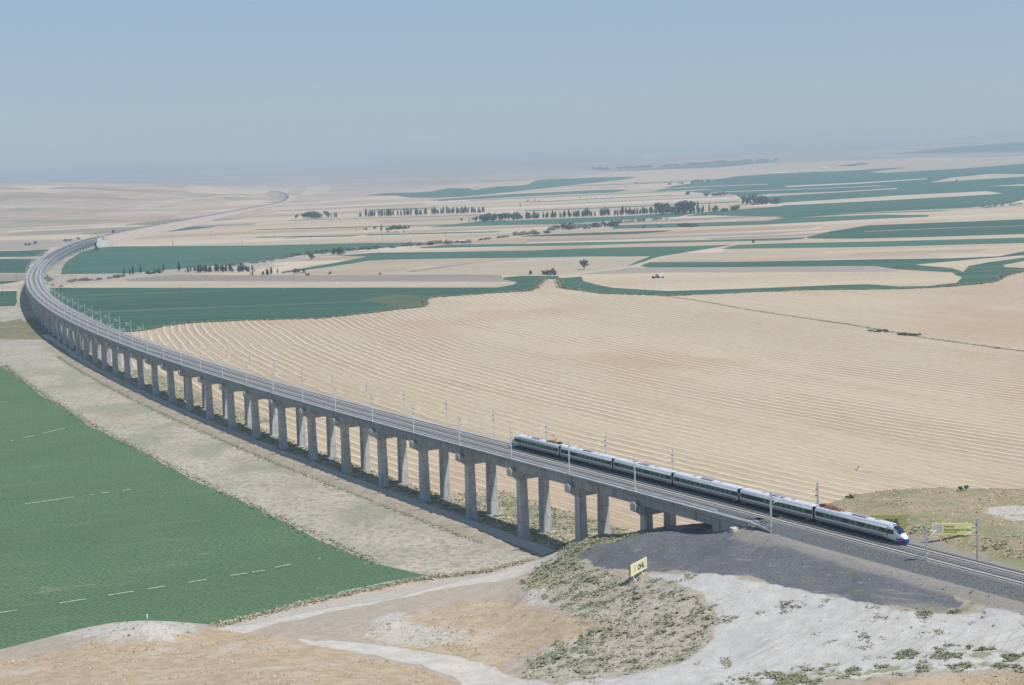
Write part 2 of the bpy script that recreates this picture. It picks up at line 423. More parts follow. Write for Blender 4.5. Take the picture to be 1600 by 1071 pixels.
# ------------------------------------------------------------------ the valley floor: one sheet cut along every field boundary
FIELDS = []                                   # (object name, material key, outline on the ground), later ones lie over earlier ones
def fpx(name, mat, pts): FIELDS.append((name, mat, [gpt(*p) for p in pts]))
def fxy(name, mat, pts): FIELDS.append((name, mat, [np.array(p, float) for p in pts]))
def foff(name, mat, s0, s1, o0, o1, ds=12.0):
    n = max(2, int(abs(s1 - s0) / ds) + 1); ss = np.linspace(s0, s1, n)
    FIELDS.append((name, mat, [np.array(cl(s, o0)[:2]) for s in ss] + [np.array(cl(s, o1)[:2]) for s in ss[::-1]]))
def fline(name, mat, pts, wid):
    """a track or hedge: line through photograph points, wid metres wide"""
    P = [gpt(*p) for p in pts]; L, Q = [], []
    for i, p in enumerate(P):
        t = P[min(i + 1, len(P) - 1)] - P[max(i - 1, 0)]; t = t / np.linalg.norm(t); n = np.array((-t[1], t[0]))
        L.append(p + n * wid / 2); Q.append(p - n * wid / 2)
    FIELDS.append((name, mat, L + Q[::-1]))

# steppe on the left and at the back
fpx('steppe', 'steppe', [(-700, 372), (0, 371), (100, 371), (160, 368), (187, 365), (245, 356), (310, 346), (400, 331), (440, 338), (470, 335), (520, 326), (560, 318), (620, 310), (570, 304), (640, 297), (700, 290), (800, 284), (870, 279), (960, 268), (1100, 259), (1200, 250), (1330, 248), (1480, 240), (1600, 236), (2300, 212), (2300, 205), (1600, 226.5), (800, 256), (0, 286.5), (-700, 312)])
fxy('hills', 'hills', [(-13000, 10600), (13000, 10600), (13000, 19300), (-13000, 19300)])
yy = 296.0
while yy < 424:
    th = (yy - 262) * random.uniform(.022, .06); xx = random.uniform(-200, 200) + max(0, (372 - yy) * 5.0)
    while xx < 1700:
        ln = random.uniform(150, 650); x1 = xx + ln; sl_ = -.045 if yy < 395 else -.03
        f = lambda x, y: (x, y + sl_ * (x - 600) + 4)
        if x1 < 1900:
            mk = random.choice(('wheat', 'pale', 'wheat', 'pale', 'fallow', 'tanned', 'tanned', 'straw', 'straw'))
            o1, o2 = random.uniform(-.4, .4), random.uniform(-.4, .4)
            fpx('wheat_field' if mk != 'fallow' else 'fallow_field', mk, [f(xx, yy), f((xx + x1) / 2, yy + o1), f(x1, yy), f(x1 + random.uniform(-25, 25), yy + th), f((xx + x1) / 2, yy + th + o2), f(xx + random.uniform(-25, 25), yy + th)])
        xx = x1 + random.choice((0, 0, 1.5, 3))
    yy += th
fpx('wheat_field', 'pale', [(0, 370), (50, 369), (100, 367), (140, 367), (140, 373), (60, 374), (0, 376)])
fpx('fallow_field', 'fallow', [(-60, 377), (60, 375), (130, 374), (125, 380), (80, 387), (60, 391), (-60, 392)])
fpx('green_field', 'green', [(155, 375), (190, 368), (205, 362.5), (250, 358), (300, 355), (340, 354), (330, 356), (270, 362), (200, 368), (165, 372.5)])
fpx('steppe', 'steppe', [(210, 350), (300, 338), (400, 324), (440, 330), (380, 342), (300, 350), (240, 357)])
for P_ in ([(285, 296), (340, 291.5), (420, 292), (470, 295.5), (440, 302), (360, 304), (300, 301)], [(345, 318), (400, 312), (430, 314), (395, 320)], [(480, 292), (520, 290), (510, 300), (470, 306)], [(0, 292), (60, 289.5), (120, 291), (60, 296)], [(180, 308), (230, 304), (260, 306), (215, 311)]):
    fpx('bare_patch', 'steppe2', P_)
for P_ in ([(190, 352), (260, 343.5), (330, 341), (300, 346), (240, 352)], [(420, 322), (520, 321), (590, 316), (520, 329), (440, 331)], [(80, 305), (140, 300), (180, 303), (130, 309)], [(120, 366), (200, 357), (215, 358), (150, 367)]):
    fpx('weedy_patch', 'weeds', P_) if P_[0][1] > 330 and P_[0][0] != 420 else None
for P_ in ([(-40, 324), (120, 318), (300, 321), (150, 326)], [(140, 334), (330, 330), (350, 332), (170, 339)], [(-40, 300), (160, 296), (90, 302)]):
    fpx('bare_slope', 'steppe2', P_)
# left of the viaduct
fpx('green_field', 'green', [(-80, 394), (40, 392), (78, 389.5), (63, 401), (0, 402), (-80, 402.5)])
fpx('green_field', 'green', [(-80, 405.5), (58, 405), (47, 416), (42, 427), (-80, 427.5)])
fpx('fallow_field', 'fallow', [(-80, 428), (42, 428), (39, 439), (-80, 440)])
fpx('green_field', 'green', [(-80, 441), (36, 439), (20, 442), (0, 444.5), (-80, 446)])
fpx('dirt_road', 'dirt', [(-80, 448), (36, 446), (36, 451.5), (-80, 453.5)])
fpx('green_field', 'green', [(-80, 456.5), (27, 455), (29, 465), (24, 478.5), (-80, 482)])
fpx('fallow_field', 'strip', [(-80, 483), (30, 480.5), (35, 496), (10, 503), (-80, 505)])
fpx('verge', 'weeds', [(-80, 505), (10, 503), (36, 497), (48, 507), (78, 531), (0, 532), (-80, 533)])
# big green field in the bend
foff('fallow_field', 'strip', 880, 2330, -16, 17, 40)
fpx('green_field', 'green', [(93, 429), (104, 408), (128, 393.5), (150, 388), (176, 385.3), (250, 385), (400, 384), (475, 382), (575, 380), (650, 379), (700, 379.5), (640, 384), (575, 390), (530, 394), (470, 399), (420, 408), (350, 414), (300, 419), (200, 427.5)])
fpx('fallow_field', 'dirt', [(78, 430), (195, 428), (280, 422), (400, 409), (470, 400.5), (540, 393), (600, 391), (500, 402), (430, 411), (400, 421), (300, 428), (195, 437), (100, 445), (74, 441)])
fpx('fallow_field', 'fallow', [(195, 437), (280, 429), (400, 430.5), (500, 430), (650, 429), (750, 429), (785, 431), (786, 437), (808, 441), (600, 440.3), (400, 440), (200, 440)])
fpx('wheat_field', 'pale', [(86, 448), (130, 443), (200, 440), (400, 440), (600, 440.3), (808, 441), (801, 445), (776, 449.5), (600, 449.7), (300, 450), (90, 450)])
fpx('wheat_field', 'pale', [(500, 409), (542, 407), (500, 413), (430, 421), (425, 418)])
fpx('wheat_field', 'wheat', [(455, 428), (500, 420), (575, 408.5), (607, 406), (725, 404.5), (790, 403.5), (740, 408), (660, 417), (600, 426), (560, 429)])
fpx('wheat_field', 'pale', [(600, 427), (670, 417), (800, 403.5), (920, 401.5), (1015, 401.5), (982, 417), (900, 427), (840, 431), (700, 429)])
fline('field_path', 'weeds', [(640, 425), (700, 416), (760, 409), (810, 404.5)], 9)
# green fields of the middle distance
fpx('green_field', 'green', [(440, 425), (500, 415), (545, 407), (575, 401), (520, 400), (590, 395), (700, 394), (820, 392), (895, 389), (995, 386), (1070, 385), (1146, 382.5), (1119, 388), (1070, 395), (1030, 401), (1000, 411), (984, 416), (980, 416), (1015, 401), (920, 401), (820, 403), (725, 404), (607, 406), (575, 408), (500, 419.5), (440, 427.5)])
fpx('green_field', 'green', [(1150, 383), (1220, 380.5), (1400, 377), (1720, 368), (1720, 376), (1600, 380), (1375, 386), (1220, 388), (1127, 389.5)])
fpx('green_field', 'green', [(1259, 371), (1300, 361.5), (1356, 352.5), (1469, 348), (1600, 343), (1720, 338), (1720, 361), (1600, 366), (1450, 370.6), (1337, 373.2), (1262, 373)])
fline('field_path', 'pale', [(1350, 362), (1469, 357), (1600, 352.5), (1720, 348)], 7)
fpx('green_field', 'green', [(655, 387.2), (700, 382.5), (820, 381), (900, 379), (995, 377.5), (1120, 375), (1259, 371), (1255, 373.3), (1225, 376), (1120, 378), (995, 381), (900, 384), (820, 385), (660, 388.2)])
fpx('green_field', 'green', [(812, 370), (830, 367.6), (920, 364), (1032, 360.5), (1052, 360), (1037, 362.6), (995, 365.7), (900, 368.6), (820, 370.4)])
fpx('fallow_field', 'fallow', [(820, 375), (1000, 370), (1200, 363), (1290, 359), (1200, 367), (1000, 374), (820, 379)])
fpx('green_field', 'green', [(957, 352.5), (1012, 350.5), (1200, 345), (1225, 340.8), (1375, 335.9), (1454, 336), (1450, 339), (1375, 342), (1200, 351), (1075, 355), (957, 358)])
fpx('green_field', 'green', [(672, 354.8), (750, 346), (800, 345), (925, 340), (987, 337.5), (1040, 333.5), (1100, 331), (1060, 339), (950, 346), (875, 350.5), (800, 352), (670, 355.3)])
for y0, pts in ((0, [(400, 359.2), (525, 356), (570, 355), (640, 352.8), (700, 351.5)]), (0, [(572, 367.7), (637, 365.8), (700, 364.2), (780, 362.4)]), (0, [(450, 345), (575, 341.2), (650, 339), (750, 336)]), (0, [(400, 371), (480, 370), (555, 369)])):
    fline('grass_strip', 'green', pts, 30 if pts[0][0] < 460 else 38)
fpx('green_field', 'green', [(565, 328.6), (600, 327), (675, 324.5), (690, 325), (600, 329)])
fpx('green_field', 'green', [(567, 305.5), (605, 301.5), (650, 301), (675, 299.5), (700, 294.2), (732, 294.5), (740, 297.5), (775, 291.5), (800, 291), (825, 289), (837, 282.3), (862, 280.2), (925, 277.8), (1000, 276), (975, 281), (900, 289), (837, 296), (800, 300), (725, 307.5), (675, 309.5), (637, 309), (620, 306.3)])
fpx('green_field', 'green', [(670, 313), (800, 303.5), (950, 296.5), (985, 296.5), (960, 301), (880, 304), (800, 308.5), (690, 314.3)])
fline('hedge_strip', 'green', [(822, 316.5), (950, 310), (1050, 305)], 55)
fline('hedge_strip', 'green', [(820, 330), (950, 324.8), (1100, 318.2), (1160, 315.2)], 60)
fline('hedge_strip', 'green', [(900, 291), (980, 288), (1062, 285)], 90)
fline('hedge_strip', 'wood', [(180, 285.6), (330, 287.6), (400, 287.6), (525, 285.4), (660, 284), (800, 282), (860, 280)], 60)
# the wide green plain on the right with its pale strips
fpx('green_field', 'green', [(1020, 300), (1050, 291), (1100, 284), (1150, 276), (1200, 272.5), (1274, 269), (1326, 267), (1390, 263), (1450, 260), (1600, 254), (1900, 243), (1900, 291), (1720, 303), (1600, 312.5), (1581, 318), (1521, 324), (1469, 329), (1337, 333), (1240, 339.5), (1112, 337), (1070, 338), (1100, 331.5), (1225, 322), (1161, 312), (1150, 305), (1100, 302), (1050, 298)])
fpx('green_field', 'green', [(1210, 340.5), (1240, 338), (1337, 331), (1469, 326.5), (1521, 323.5), (1521, 325), (1469, 330.5), (1337, 334.5), (1238, 340.5)])
for pts in ([(1162, 309), (1200, 303.2), (1300, 300), (1400, 294), (1403, 295.6), (1300, 301.6), (1200, 307.5)],
            [(1190, 322.5), (1225, 317), (1400, 306), (1542, 299), (1567, 302.5), (1550, 304), (1400, 312.5), (1250, 320)],
            [(1225, 291), (1350, 285), (1447, 279), (1449, 280.2), (1350, 287), (1232, 292.7)],
            [(1452, 285.6), (1487, 277.6), (1550, 272), (1600, 272.5), (1750, 266), (1750, 270), (1600, 276), (1525, 281)],
            [(1355, 269.6), (1425, 261.2), (1525, 255.7), (1600, 252), (1600, 256), (1500, 264), (1385, 270.2)],
            [(1320, 266), (1400, 259), (1525, 250), (1600, 245.5), (1750, 240), (1750, 243), (1600, 248.3), (1475, 257), (1375, 264)],
            [(1542, 291.2), (1600, 288), (1720, 282), (1720, 285.5), (1600, 290.4)],
            [(1581, 318), (1600, 312.5), (1700, 307), (1700, 311), (1600, 316)],
            [(1160, 315.5), (1190, 311), (1190, 313), (1165, 317)]):
    fpx('wheat_field', 'pale', pts)
for pts, wd in (([(1025, 295.7), (1110, 291.5), (1200, 288)], 70), ([(1112, 301), (1160, 299), (1200, 297.6)], 60), ([(1200, 297.8), (1300, 294), (1380, 290.3)], 60), ([(1050, 299.5), (1110, 296)], 60)):
    fline('wheat_strip', 'pale', pts, wd)
fpx('woodland', 'wood', [(1395, 241.3), (1475, 231.5), (1600, 222), (1800, 213), (1800, 228), (1600, 237), (1475, 239.5)])
fpx('woodland', 'wood', [(1307, 259.5), (1350, 254.5), (1360, 255.8), (1330, 260.3)])
fpx('woodland', 'wood', [(925, 268.5), (990, 264.5), (1075, 260), (1175, 253), (1210, 250.5), (1210, 253), (1170, 257), (1120, 262), (1060, 264), (990, 267)])
fpx('green_field', 'green', [(1480, 246.5), (1560, 243.5), (1640, 240), (1640, 241.5), (1560, 245)])
fpx('fallow_field', 'dirt', [(1290, 331.5 + 3.5), (1521, 324.5), (1640, 318), (1640, 322), (1521, 327.5)])
# right middle
fpx('green_field', 'green', [(1000, 415.6), (1015, 410.2), (1112, 410), (1375, 405.5), (1487, 404), (1562, 400.6), (1600, 393), (1720, 384), (1720, 392), (1600, 399.3), (1517, 406), (1431, 414), (1487, 419), (1506, 425), (1514, 416), (1544, 410), (1600, 402.5), (1720, 394), (1720, 402), (1600, 408.5), (1566, 414.5), (1570, 417.5), (1600, 419), (1720, 417), (1720, 420), (1600, 424), (1574, 429), (1551, 440), (1525, 444), (1480, 448), (1405, 452), (1262, 453.3), (1075, 461.2), (1042, 462), (1000, 461), (945, 459), (895, 452.5), (877, 449), (874, 435), (910, 432.5), (912, 439), (932, 445), (957, 450), (995, 452.3), (1045, 455), (1150, 452), (1300, 445.8), (1356, 444.3), (1405, 448), (1450, 447), (1495, 442), (1502, 434), (1487, 426), (1450, 424), (1401, 421), (1367, 416), (1262, 417), (1010, 418.3)])
fpx('fallow_field', 'fallow', [(905, 429), (985, 418.4), (1262, 417.4), (1367, 416.5), (1409, 424), (1300, 425.5), (1037, 426.3), (930, 428.5)])
fline('dirt_road', 'dirt', [(840, 432), (900, 428), (960, 421.5), (984, 417), (1030, 404), (1080, 393.5), (1130, 386), (1156, 381.6), (1180, 378)], 8)
# bend field, main harvested field
fpx('green_field', 'green', [(88, 450), (300, 450), (500, 449.8), (600, 449.6), (776, 449.5), (801, 445), (809, 441), (786, 437), (787, 434), (812, 431.5), (872, 431.5), (875, 437), (848, 436), (835, 450), (822, 455), (787, 457), (750, 460), (712, 462.3), (675, 464), (658, 465.5), (663, 474), (656, 480), (625, 483), (575, 489.5), (500, 497.5), (375, 501), (300, 504.5), (250, 510), (232, 515), (205, 530), (140, 512), (104, 487), (82, 464), (78, 450)])
fpx('verge', 'rough', [(565, 469), (600, 461.5), (640, 460.5), (668, 463), (662, 474), (656, 480), (625, 483), (590, 487), (610, 476)])
MAIN = [(195, 519), (232, 515), (250, 510), (300, 504.5), (375, 501), (500, 497.5), (575, 489.5), (625, 483), (656, 480), (663, 474), (661, 466), (712, 462.3), (787, 457), (822, 455), (835, 450), (848, 436), (873, 435.5), (877, 449), (895, 452.5), (945, 459), (1042, 462), (1075, 461.2), (1262, 453.3), (1405, 452), (1480, 448), (1525, 444), (1551, 440), (1574, 429), (1600, 424), (1800, 416)]
main_xy = [gpt(*p) for p in MAIN] + [np.array(p) for p in ((330, 640), (265, 470), (120, 380), (60, 372))] + [np.array(cl(s, 11)[:2]) for s in (10, 30, 60)] + [np.array(cl(s, 4.5)[:2]) for s in range(110, 660, 25)]
fxy('harvested_field', 'windrow', main_xy)
fline('field_margin', 'weeds', [(1037, 462.5), (1090, 470), (1157, 482), (1240, 495), (1319, 506), (1450, 529), (1555, 543), (1640, 555)], 3.2)
# along the viaduct
foff('verge', 'weeds', 640, 900, -14, 12)
foff('verge', 'verge', 20, 640, -11.5, 5.5)
foff('verge', 'verge', 300, 520, 3, 17)
foff('verge', 'verge', 10, 110, 0, 24)
foff('service_road', 'road', 35, 760, -11.6, -5.5)
foff('grazed_strip', 'strip', 10, 640, -52.5, -11)
fpx('grazed_strip', 'strip', [(-80, 530), (78, 531), (130, 568), (170, 590), (120, 630), (60, 602), (0, 573), (-80, 545)])
crop_xy = [np.array(cl(s, -52.2 + .9 * math.sin(s * .05) + random.uniform(-.6, .6))[:2]) for s in range(60, 600, 18)]
crop_xy += [gpt(0, 573), gpt(-80, 540), np.array((-520, 880)), np.array((-520, 260)), np.array((-150, 255))]
crop_xy += [gpt(*p) for p in ((0, 1045), (200, 1005), (300, 985), (380, 969), (480, 942), (560, 925), (640, 908), (684, 902), (660, 897), (640, 893))]
fxy('crop_field', 'crop', crop_xy)
fpx('dirt_road', 'road', [(300, 1000), (365, 971), (430, 957), (520, 938), (600, 923), (680, 909), (760, 895), (820, 879), (870, 862), (890, 870), (860, 905), (700, 935), (600, 955), (500, 980), (400, 1020)])

def jitter_outline(P):
    """cut long sides and roughen them a little, as real field edges are"""
    out = []; n = len(P)
    for i in range(n):
        a, b = P[i], P[(i + 1) % n]; d = b - a; L = np.linalg.norm(d)
        if L < .05: continue
        Y = max(150, (a[1] + b[1]) / 2); step = max(5.0, Y * .018)
        k = max(1, min(60, int(L / step))); nv = np.array((-d[1], d[0])) / L
        for j in range(k):
            q = a + d * j / k
            amp = .0016 * Y
            q = q + nv * (rng.random() - .5) * amp
            out.append(q)
    return out

pts, cons, outl = [], [], []
for nm, mk, P in FIELDS:
    Q = jitter_outline(P); b = len(pts)
    if sum(Q[k][0] * Q[(k + 1) % len(Q)][1] - Q[(k + 1) % len(Q)][0] * Q[k][1] for k in range(len(Q))) < 0: Q = Q[::-1]
    pts += [Vector((float(q[0]), float(q[1]))) for q in Q]; cons += [(b + k, b + (k + 1) % len(Q)) for k in range(len(Q))]; outl.append(np.array(Q))
ys = list(np.geomspace(150, 19200, 165)); extra = []
for i, yy in enumerate(ys):
    hw = yy * .62 + 380; n = 76
    for j in range(n + 1):
        xx = -hw + 2 * hw * (j + (.5 if i % 2 else 0)) / n
        extra.append(Vector((xx + rng.normal() * .5, yy + rng.normal() * .3)))
for xx in (-14000, -6000, 0, 6000, 14000): extra.append(Vector((xx, -300))); extra.append(Vector((xx, 19400)))
V2, E2, F2, ov, oe, of = delaunay_2d_cdt(pts + extra, cons, [], 0, .02)
VX = np.array([(v[0], v[1]) for v in V2]); VZ = zg(VX[:, 0], VX[:, 1])
F2 = np.array([tuple(f) for f in F2])
cen = VX[F2].mean(1); owner = np.full(len(F2), -1)
def inside(x, y, P):
    c = np.zeros(x.shape, bool)
    for i in range(len(P)):
        a, b = P[i], P[(i + 1) % len(P)]
        if a[1] == b[1]: continue
        c ^= ((a[1] > y) != (b[1] > y)) & (x < a[0] + (y - a[1]) / (b[1] - a[1]) * (b[0] - a[0]))
    return c
for i, P in enumerate(outl):
    k = np.nonzero((cen[:, 0] > P[:, 0].min()) & (cen[:, 0] < P[:, 0].max()) & (cen[:, 1] > P[:, 1].min()) & (cen[:, 1] < P[:, 1].max()))[0]
    owner[k[inside(cen[k, 0], cen[k, 1], P)]] = i
a_, b_, c_ = VX[F2[:, 0]], VX[F2[:, 1]], VX[F2[:, 2]]
flip = (b_[:, 0] - a_[:, 0]) * (c_[:, 1] - a_[:, 1]) - (b_[:, 1] - a_[:, 1]) * (c_[:, 0] - a_[:, 0]) < 0
F2[flip] = F2[flip][:, ::-1]
def sheet(name, mat, idx):
    if len(idx) == 0: return
    f = F2[idx]; u, inv = np.unique(f, return_inverse=True)
    me = np_mesh(name, np.column_stack((VX[u], VZ[u])), inv.reshape(-1, 3), [mat])
    o = bpy.data.objects.new(name, me); COL.objects.link(o); tag(o, kind='structure'); return o
sheet('ground', M['wheat'], np.nonzero(owner < 0)[0])
for i, (nm, mk, P) in enumerate(FIELDS):
    sheet(nm, M[mk], np.nonzero(owner == i)[0])

# ------------------------------------------------------------------ near hills round the end of the viaduct
CP = [(0, 1015, 0), (60, 1000, 0), (110, 987, 0), (180, 977, .5), (300, 974, 0), (370, 979, 0), (450, 964, 0), (520, 950, 0), (600, 938, 0), (680, 922, .2), (750, 906, .4), (800, 893, .6), (840, 878, .8), (868, 862, 1.2),
      (905, 846, 4), (925, 842, 6), (960, 838, 9.3), (1035, 823, 15.6), (1100, 826, 19), (1130, 838, 20.6), (1160, 835, 22.2), (1205, 837, 23.3), (1250, 853, 23.6),
      (920, 870, 9), (950, 890, 10.6), (1000, 860, 14), (1080, 870, 17), (1100, 897, 17), (1180, 870, 20.2), (1190, 908, 18.5), (1280, 890, 21.5), (1280, 925, 19.5), (1380, 920, 22), (1380, 945, 20.5), (1500, 945, 22), (1590, 960, 23),
      (1100, 960, 14.5), (1200, 1000, 15.5), (1300, 980, 18), (1300, 1040, 16.5), (1400, 1000, 19), (1500, 1000, 20.5), (1600, 1000, 21.5), (1600, 1071, 20), (1400, 1071, 18.5), (1200, 1071, 15), (1000, 1071, 11.5), (1050, 1010, 12), (1000, 930, 12.2), (960, 905, 10.6),
      (840, 905, 3.2), (850, 930, 5), (900, 905, 8.6), (900, 950, 8.3), (820, 955, 3.8), (880, 1000, 7.5), (950, 1000, 9.5), (800, 1000, 4.5), (700, 950, 1.4), (650, 970, 1.8), (600, 985, 2.3), (700, 1000, 3.3), (760, 1060, 6), (620, 1022, 4.2), (500, 1000, 3.2), (420, 987, 1.6), (860, 1060, 8),
      (330, 1000, 3.2), (230, 1000, 4.2), (100, 1012, 3.5), (0, 1040, 4), (0, 1071, 8), (150, 1071, 11), (300, 1045, 8.5), (300, 1071, 12), (450, 1071, 12.3), (450, 1030, 7.8), (600, 1071, 10.5), (560, 1040, 6.8), (680, 1071, 8.6),
      (0, 1250, 24), (400, 1250, 28), (800, 1250, 22), (1200, 1250, 24), (1600, 1250, 28), (1750, 1000, 25), (1800, 900, 27), (-250, 1100, 4), (-250, 1250, 22),
      (1300, 800, 22.8), (1370, 800, 24.3), (1450, 800, 25.2), (1600, 840, 26.0), (1500, 840, 25.4), (1550, 800, 25.6), (1650, 800, 26), (1750, 800, 26.4),
      (0, 940, -3), (200, 930, -3), (400, 920, -2.5), (600, 890, -2.2), (750, 868, -2), (850, 845, -2), (600, 830, -3), (400, 860, -3), (100, 860, -3), (700, 780, -3), (900, 775, -3), (1000, 750, -3.5), (1100, 705, -3.5), (1250, 720, -4), (1400, 715, -4), (1600, 715, -4)]
cps = [at(px, py, z) for px, py, z in CP]
for px in range(1290, 1800, 42):
    py = np.interp(px, [1290, 1330, 1400, 1480, 1600, 1800], [792, 780, 769, 766, 769, 768]); z = np.interp(px, [1290, 1400, 1600, 1800], [22.6, 24.2, 25.3, 25.8])
    p = at(px, py, z); d_ = p[:2] / np.linalg.norm(p[:2]); cps.append(p)
    for dd, zz in ((8, z - 1.2), (22, z - 8.5), (50, -2.5)):
        q = p[:2] + d_ * dd; cps.append(np.array((q[0], q[1], zz)))
for s in (-120, -90, -60, -35): 
    x_, y_, z_, h_ = cl(s, 12); cps.append(np.array((x_, y_, z_ - 2.4)))
for s in (-10,):
    x_, y_, z_, h_ = cl(s, 46); cps.append(np.array((x_, y_, -3.0)))
for s in (15, 45, 80, 150):
    for o in (10, 30): x_, y_, z_, h_ = cl(s, o); cps.append(np.array((x_, y_, -2.5)))
for s in (60, 100, 200): x_, y_, z_, h_ = cl(s, -8); cps.append(np.array((x_, y_, -2.5)))
cps = np.array(cps)
def _tps(r2): return np.where(r2 < 1e-9, 0, .5 * r2 * np.log(np.maximum(r2, 1e-9)))
SC = 100.0
Pn = cps[:, :2] / SC; n_ = len(Pn)
K = _tps(((Pn[:, None] - Pn[None]) ** 2).sum(-1)) + np.eye(n_) * 2e-4
A = np.zeros((n_ + 3, n_ + 3)); A[:n_, :n_] = K; A[:n_, n_] = 1; A[:n_, n_ + 1:] = Pn; A[n_, :n_] = 1; A[n_ + 1:, :n_] = Pn.T
wts = np.linalg.solve(A, np.concatenate((cps[:, 2], np.zeros(3))))
mound = at(235, 990, 5.0)
def H(x, y, rough=True):
    """height of the near hills"""
    x = np.asarray(x, float); y = np.asarray(y, float); sh = x.shape; x = x.ravel(); y = y.ravel()
    z = wts[n_] + wts[n_ + 1] * x / SC + wts[n_ + 2] * y / SC
    for i in range(n_): z = z + wts[i] * _tps((x / SC - Pn[i, 0]) ** 2 + (y / SC - Pn[i, 1]) ** 2)
    z = np.clip(z, -6, 40)
    z = z + 3.6 * np.exp(-(((x - mound[0]) / 7.5) ** 2 + ((y - mound[1]) / 4.5) ** 2)) + 1.6 * np.exp(-(((x - mound[0] + 11) / 7) ** 2 + ((y - mound[1] + 1) / 4) ** 2))
    for (px, py, zz, hh, rx, ry) in ((612, 978, 2.2, 1.3, 3.2, 2.2), (835, 925, 5, 1.6, 3.5, 4), (860, 1030, 7, .8, 4, 3), (900, 880, 8, 1.2, 3, 3), (690, 1040, 5, .7, 5, 3), (640, 985, 2.5, .6, 4, 2), (1390, 930, 21, .5, 5, 4)):
        q = at(px, py, zz); z = z + hh * np.exp(-(((x - q[0]) / rx) ** 2 + ((y - q[1]) / ry) ** 2))
    off, s = so_of(x, y, 400)
    zf = np.interp(s, SS[:900], zrail_y(CC[:900, 1])) - 2.0
    wgt = (1 - sstep(8.5, 17, np.abs(off))) * np.where(off < -5, 1 - sstep(-62, -48, s), 1 - sstep(-46, -28, s))
    if rough:
        damp = 1 - .85 * wgt
        z = z + damp * (1.5 * fbm(x / 16, y / 16, 3, 5) + .55 * fbm(x / 3.2, y / 3.2, 3, 8)) * sstep(-.3, 1.5, z)
    z = z * (1 - wgt) + zf * wgt
    return z.reshape(sh)
def hz(x, y): return max(0.0, float(H(np.array([x]), np.array([y]))[0]))
def hpt(px, py):
    """where a line of sight first meets the near hills (or the valley floor)"""
    d = ray(px, py); t = np.linspace(180, 560, 700) / d[1]
    zz = HC + d[2] * t; g = np.maximum(H(d[0] * t, d[1] * t, False), 0)
    k = np.nonzero(zz < g)[0]
    if len(k) == 0: q = gpt(px, py); return np.array((q[0], q[1], 0.0))
    tt = t[k[0]]; return np.array((d[0] * tt, d[1] * tt, HC + d[2] * tt))

def signed(x, y, poly):
    """signed distance to an outline (positive inside)"""
    P = np.array(poly); ins = np.zeros(x.shape, bool); dist = np.full(x.shape, 1e9)
    for i in range(len(P)):
        a, b = P[i], P[(i + 1) % len(P)]
        d = b - a; L = d @ d + 1e-9
        t = np.clip(((x - a[0]) * d[0] + (y - a[1]) * d[1]) / L, 0, 1)
        dist = np.minimum(dist, (x - a[0] - t * d[0]) ** 2 + (y - a[1] - t * d[1]) ** 2)
        cr = (a[1] > y) != (b[1] > y)
        with np.errstate(divide='ignore', invalid='ignore'):
            xi = a[0] + (y - a[1]) / (b[1] - a[1]) * d[0]
        ins ^= cr & (x < xi)
    return np.where(ins, 1, -1) * np.sqrt(dist)
def hpoly(pts): return [hpt(*p)[:2] for p in pts]

GS = .62
gx = np.arange(-175, 215, GS); gy = np.arange(188, 470, GS)
GX, GY = np.meshgrid(gx, gy); GZ = H(GX, GY)
Z_ = {}
Z_['gravel'] = hpoly([(903, 868), (935, 851), (985, 838), (1040, 827), (1100, 827), (1150, 833), (1200, 839), (1240, 848), (1290, 864), (1350, 884), (1420, 904), (1480, 924), (1514, 941), (1502, 955), (1440, 955), (1380, 945), (1340, 938), (1290, 926), (1240, 919), (1190, 908), (1140, 900), (1090, 897), (1020, 893), (960, 891), (925, 889)])
Z_['pale'] = hpoly([(1010, 897), (1090, 899), (1140, 901), (1190, 909), (1240, 920), (1290, 927), (1340, 939), (1440, 957), (1512, 956), (1600, 958), (1720, 960), (1720, 1040), (1600, 1044), (1450, 1050), (1300, 1064), (1200, 1090), (1150, 1140), (740, 1140), (760, 1080), (800, 1066), (880, 1070), (960, 1060), (1060, 1042), (1110, 1002), (1118, 962), (1090, 930), (1040, 908)])
Z_['scrub'] = hpoly([(838, 900), (880, 875), (915, 887), (985, 905), (1040, 912), (1090, 932), (1118, 965), (1108, 1003), (1062, 1040), (960, 1058), (880, 1068), (800, 1052), (860, 1005), (945, 978), (880, 955), (845, 940)])
Z_['lush'] = hpoly([(822, 905), (852, 880), (885, 858), (930, 841), (985, 830), (1036, 821), (1044, 828), (985, 842), (940, 853), (905, 872), (925, 890), (880, 893), (858, 912), (835, 925)])
Z_['dry'] = hpoly([(560, 1000), (640, 965), (720, 940), (800, 935), (850, 950), (950, 976), (900, 1000), (850, 1008), (800, 1032), (760, 1060), (700, 1035), (620, 1010)])
Z_['dry2'] = hpoly([(330, 982), (420, 992), (480, 1007), (580, 1026), (680, 1052), (760, 1090), (700, 1250), (-200, 1250), (-300, 1070), (0, 1030), (140, 1008), (260, 1003)])
Z_['dry3'] = hpoly([(1330, 1075), (1450, 1060), (1600, 1047), (1750, 1040), (1750, 1250), (1150, 1250), (1200, 1092)])
Z_['road'] = hpoly([(462, 1000), (540, 1003), (640, 1013), (720, 1029), (790, 1050), (850, 1080), (870, 1150), (740, 1150), (750, 1085), (705, 1056), (640, 1036), (560, 1018), (480, 1008)])
Z_['roadb'] = hpoly([(330, 985), (365, 970), (430, 956), (520, 937), (600, 922), (680, 908), (760, 894), (820, 878), (870, 862), (884, 868), (850, 886), (770, 908), (700, 921), (610, 938), (520, 956), (440, 974), (380, 990)])
Z_['chalk'] = hpoly([(100, 990), (170, 975), (215, 960), (255, 959), (300, 973), (310, 990), (270, 1004), (180, 1000), (120, 1000)])
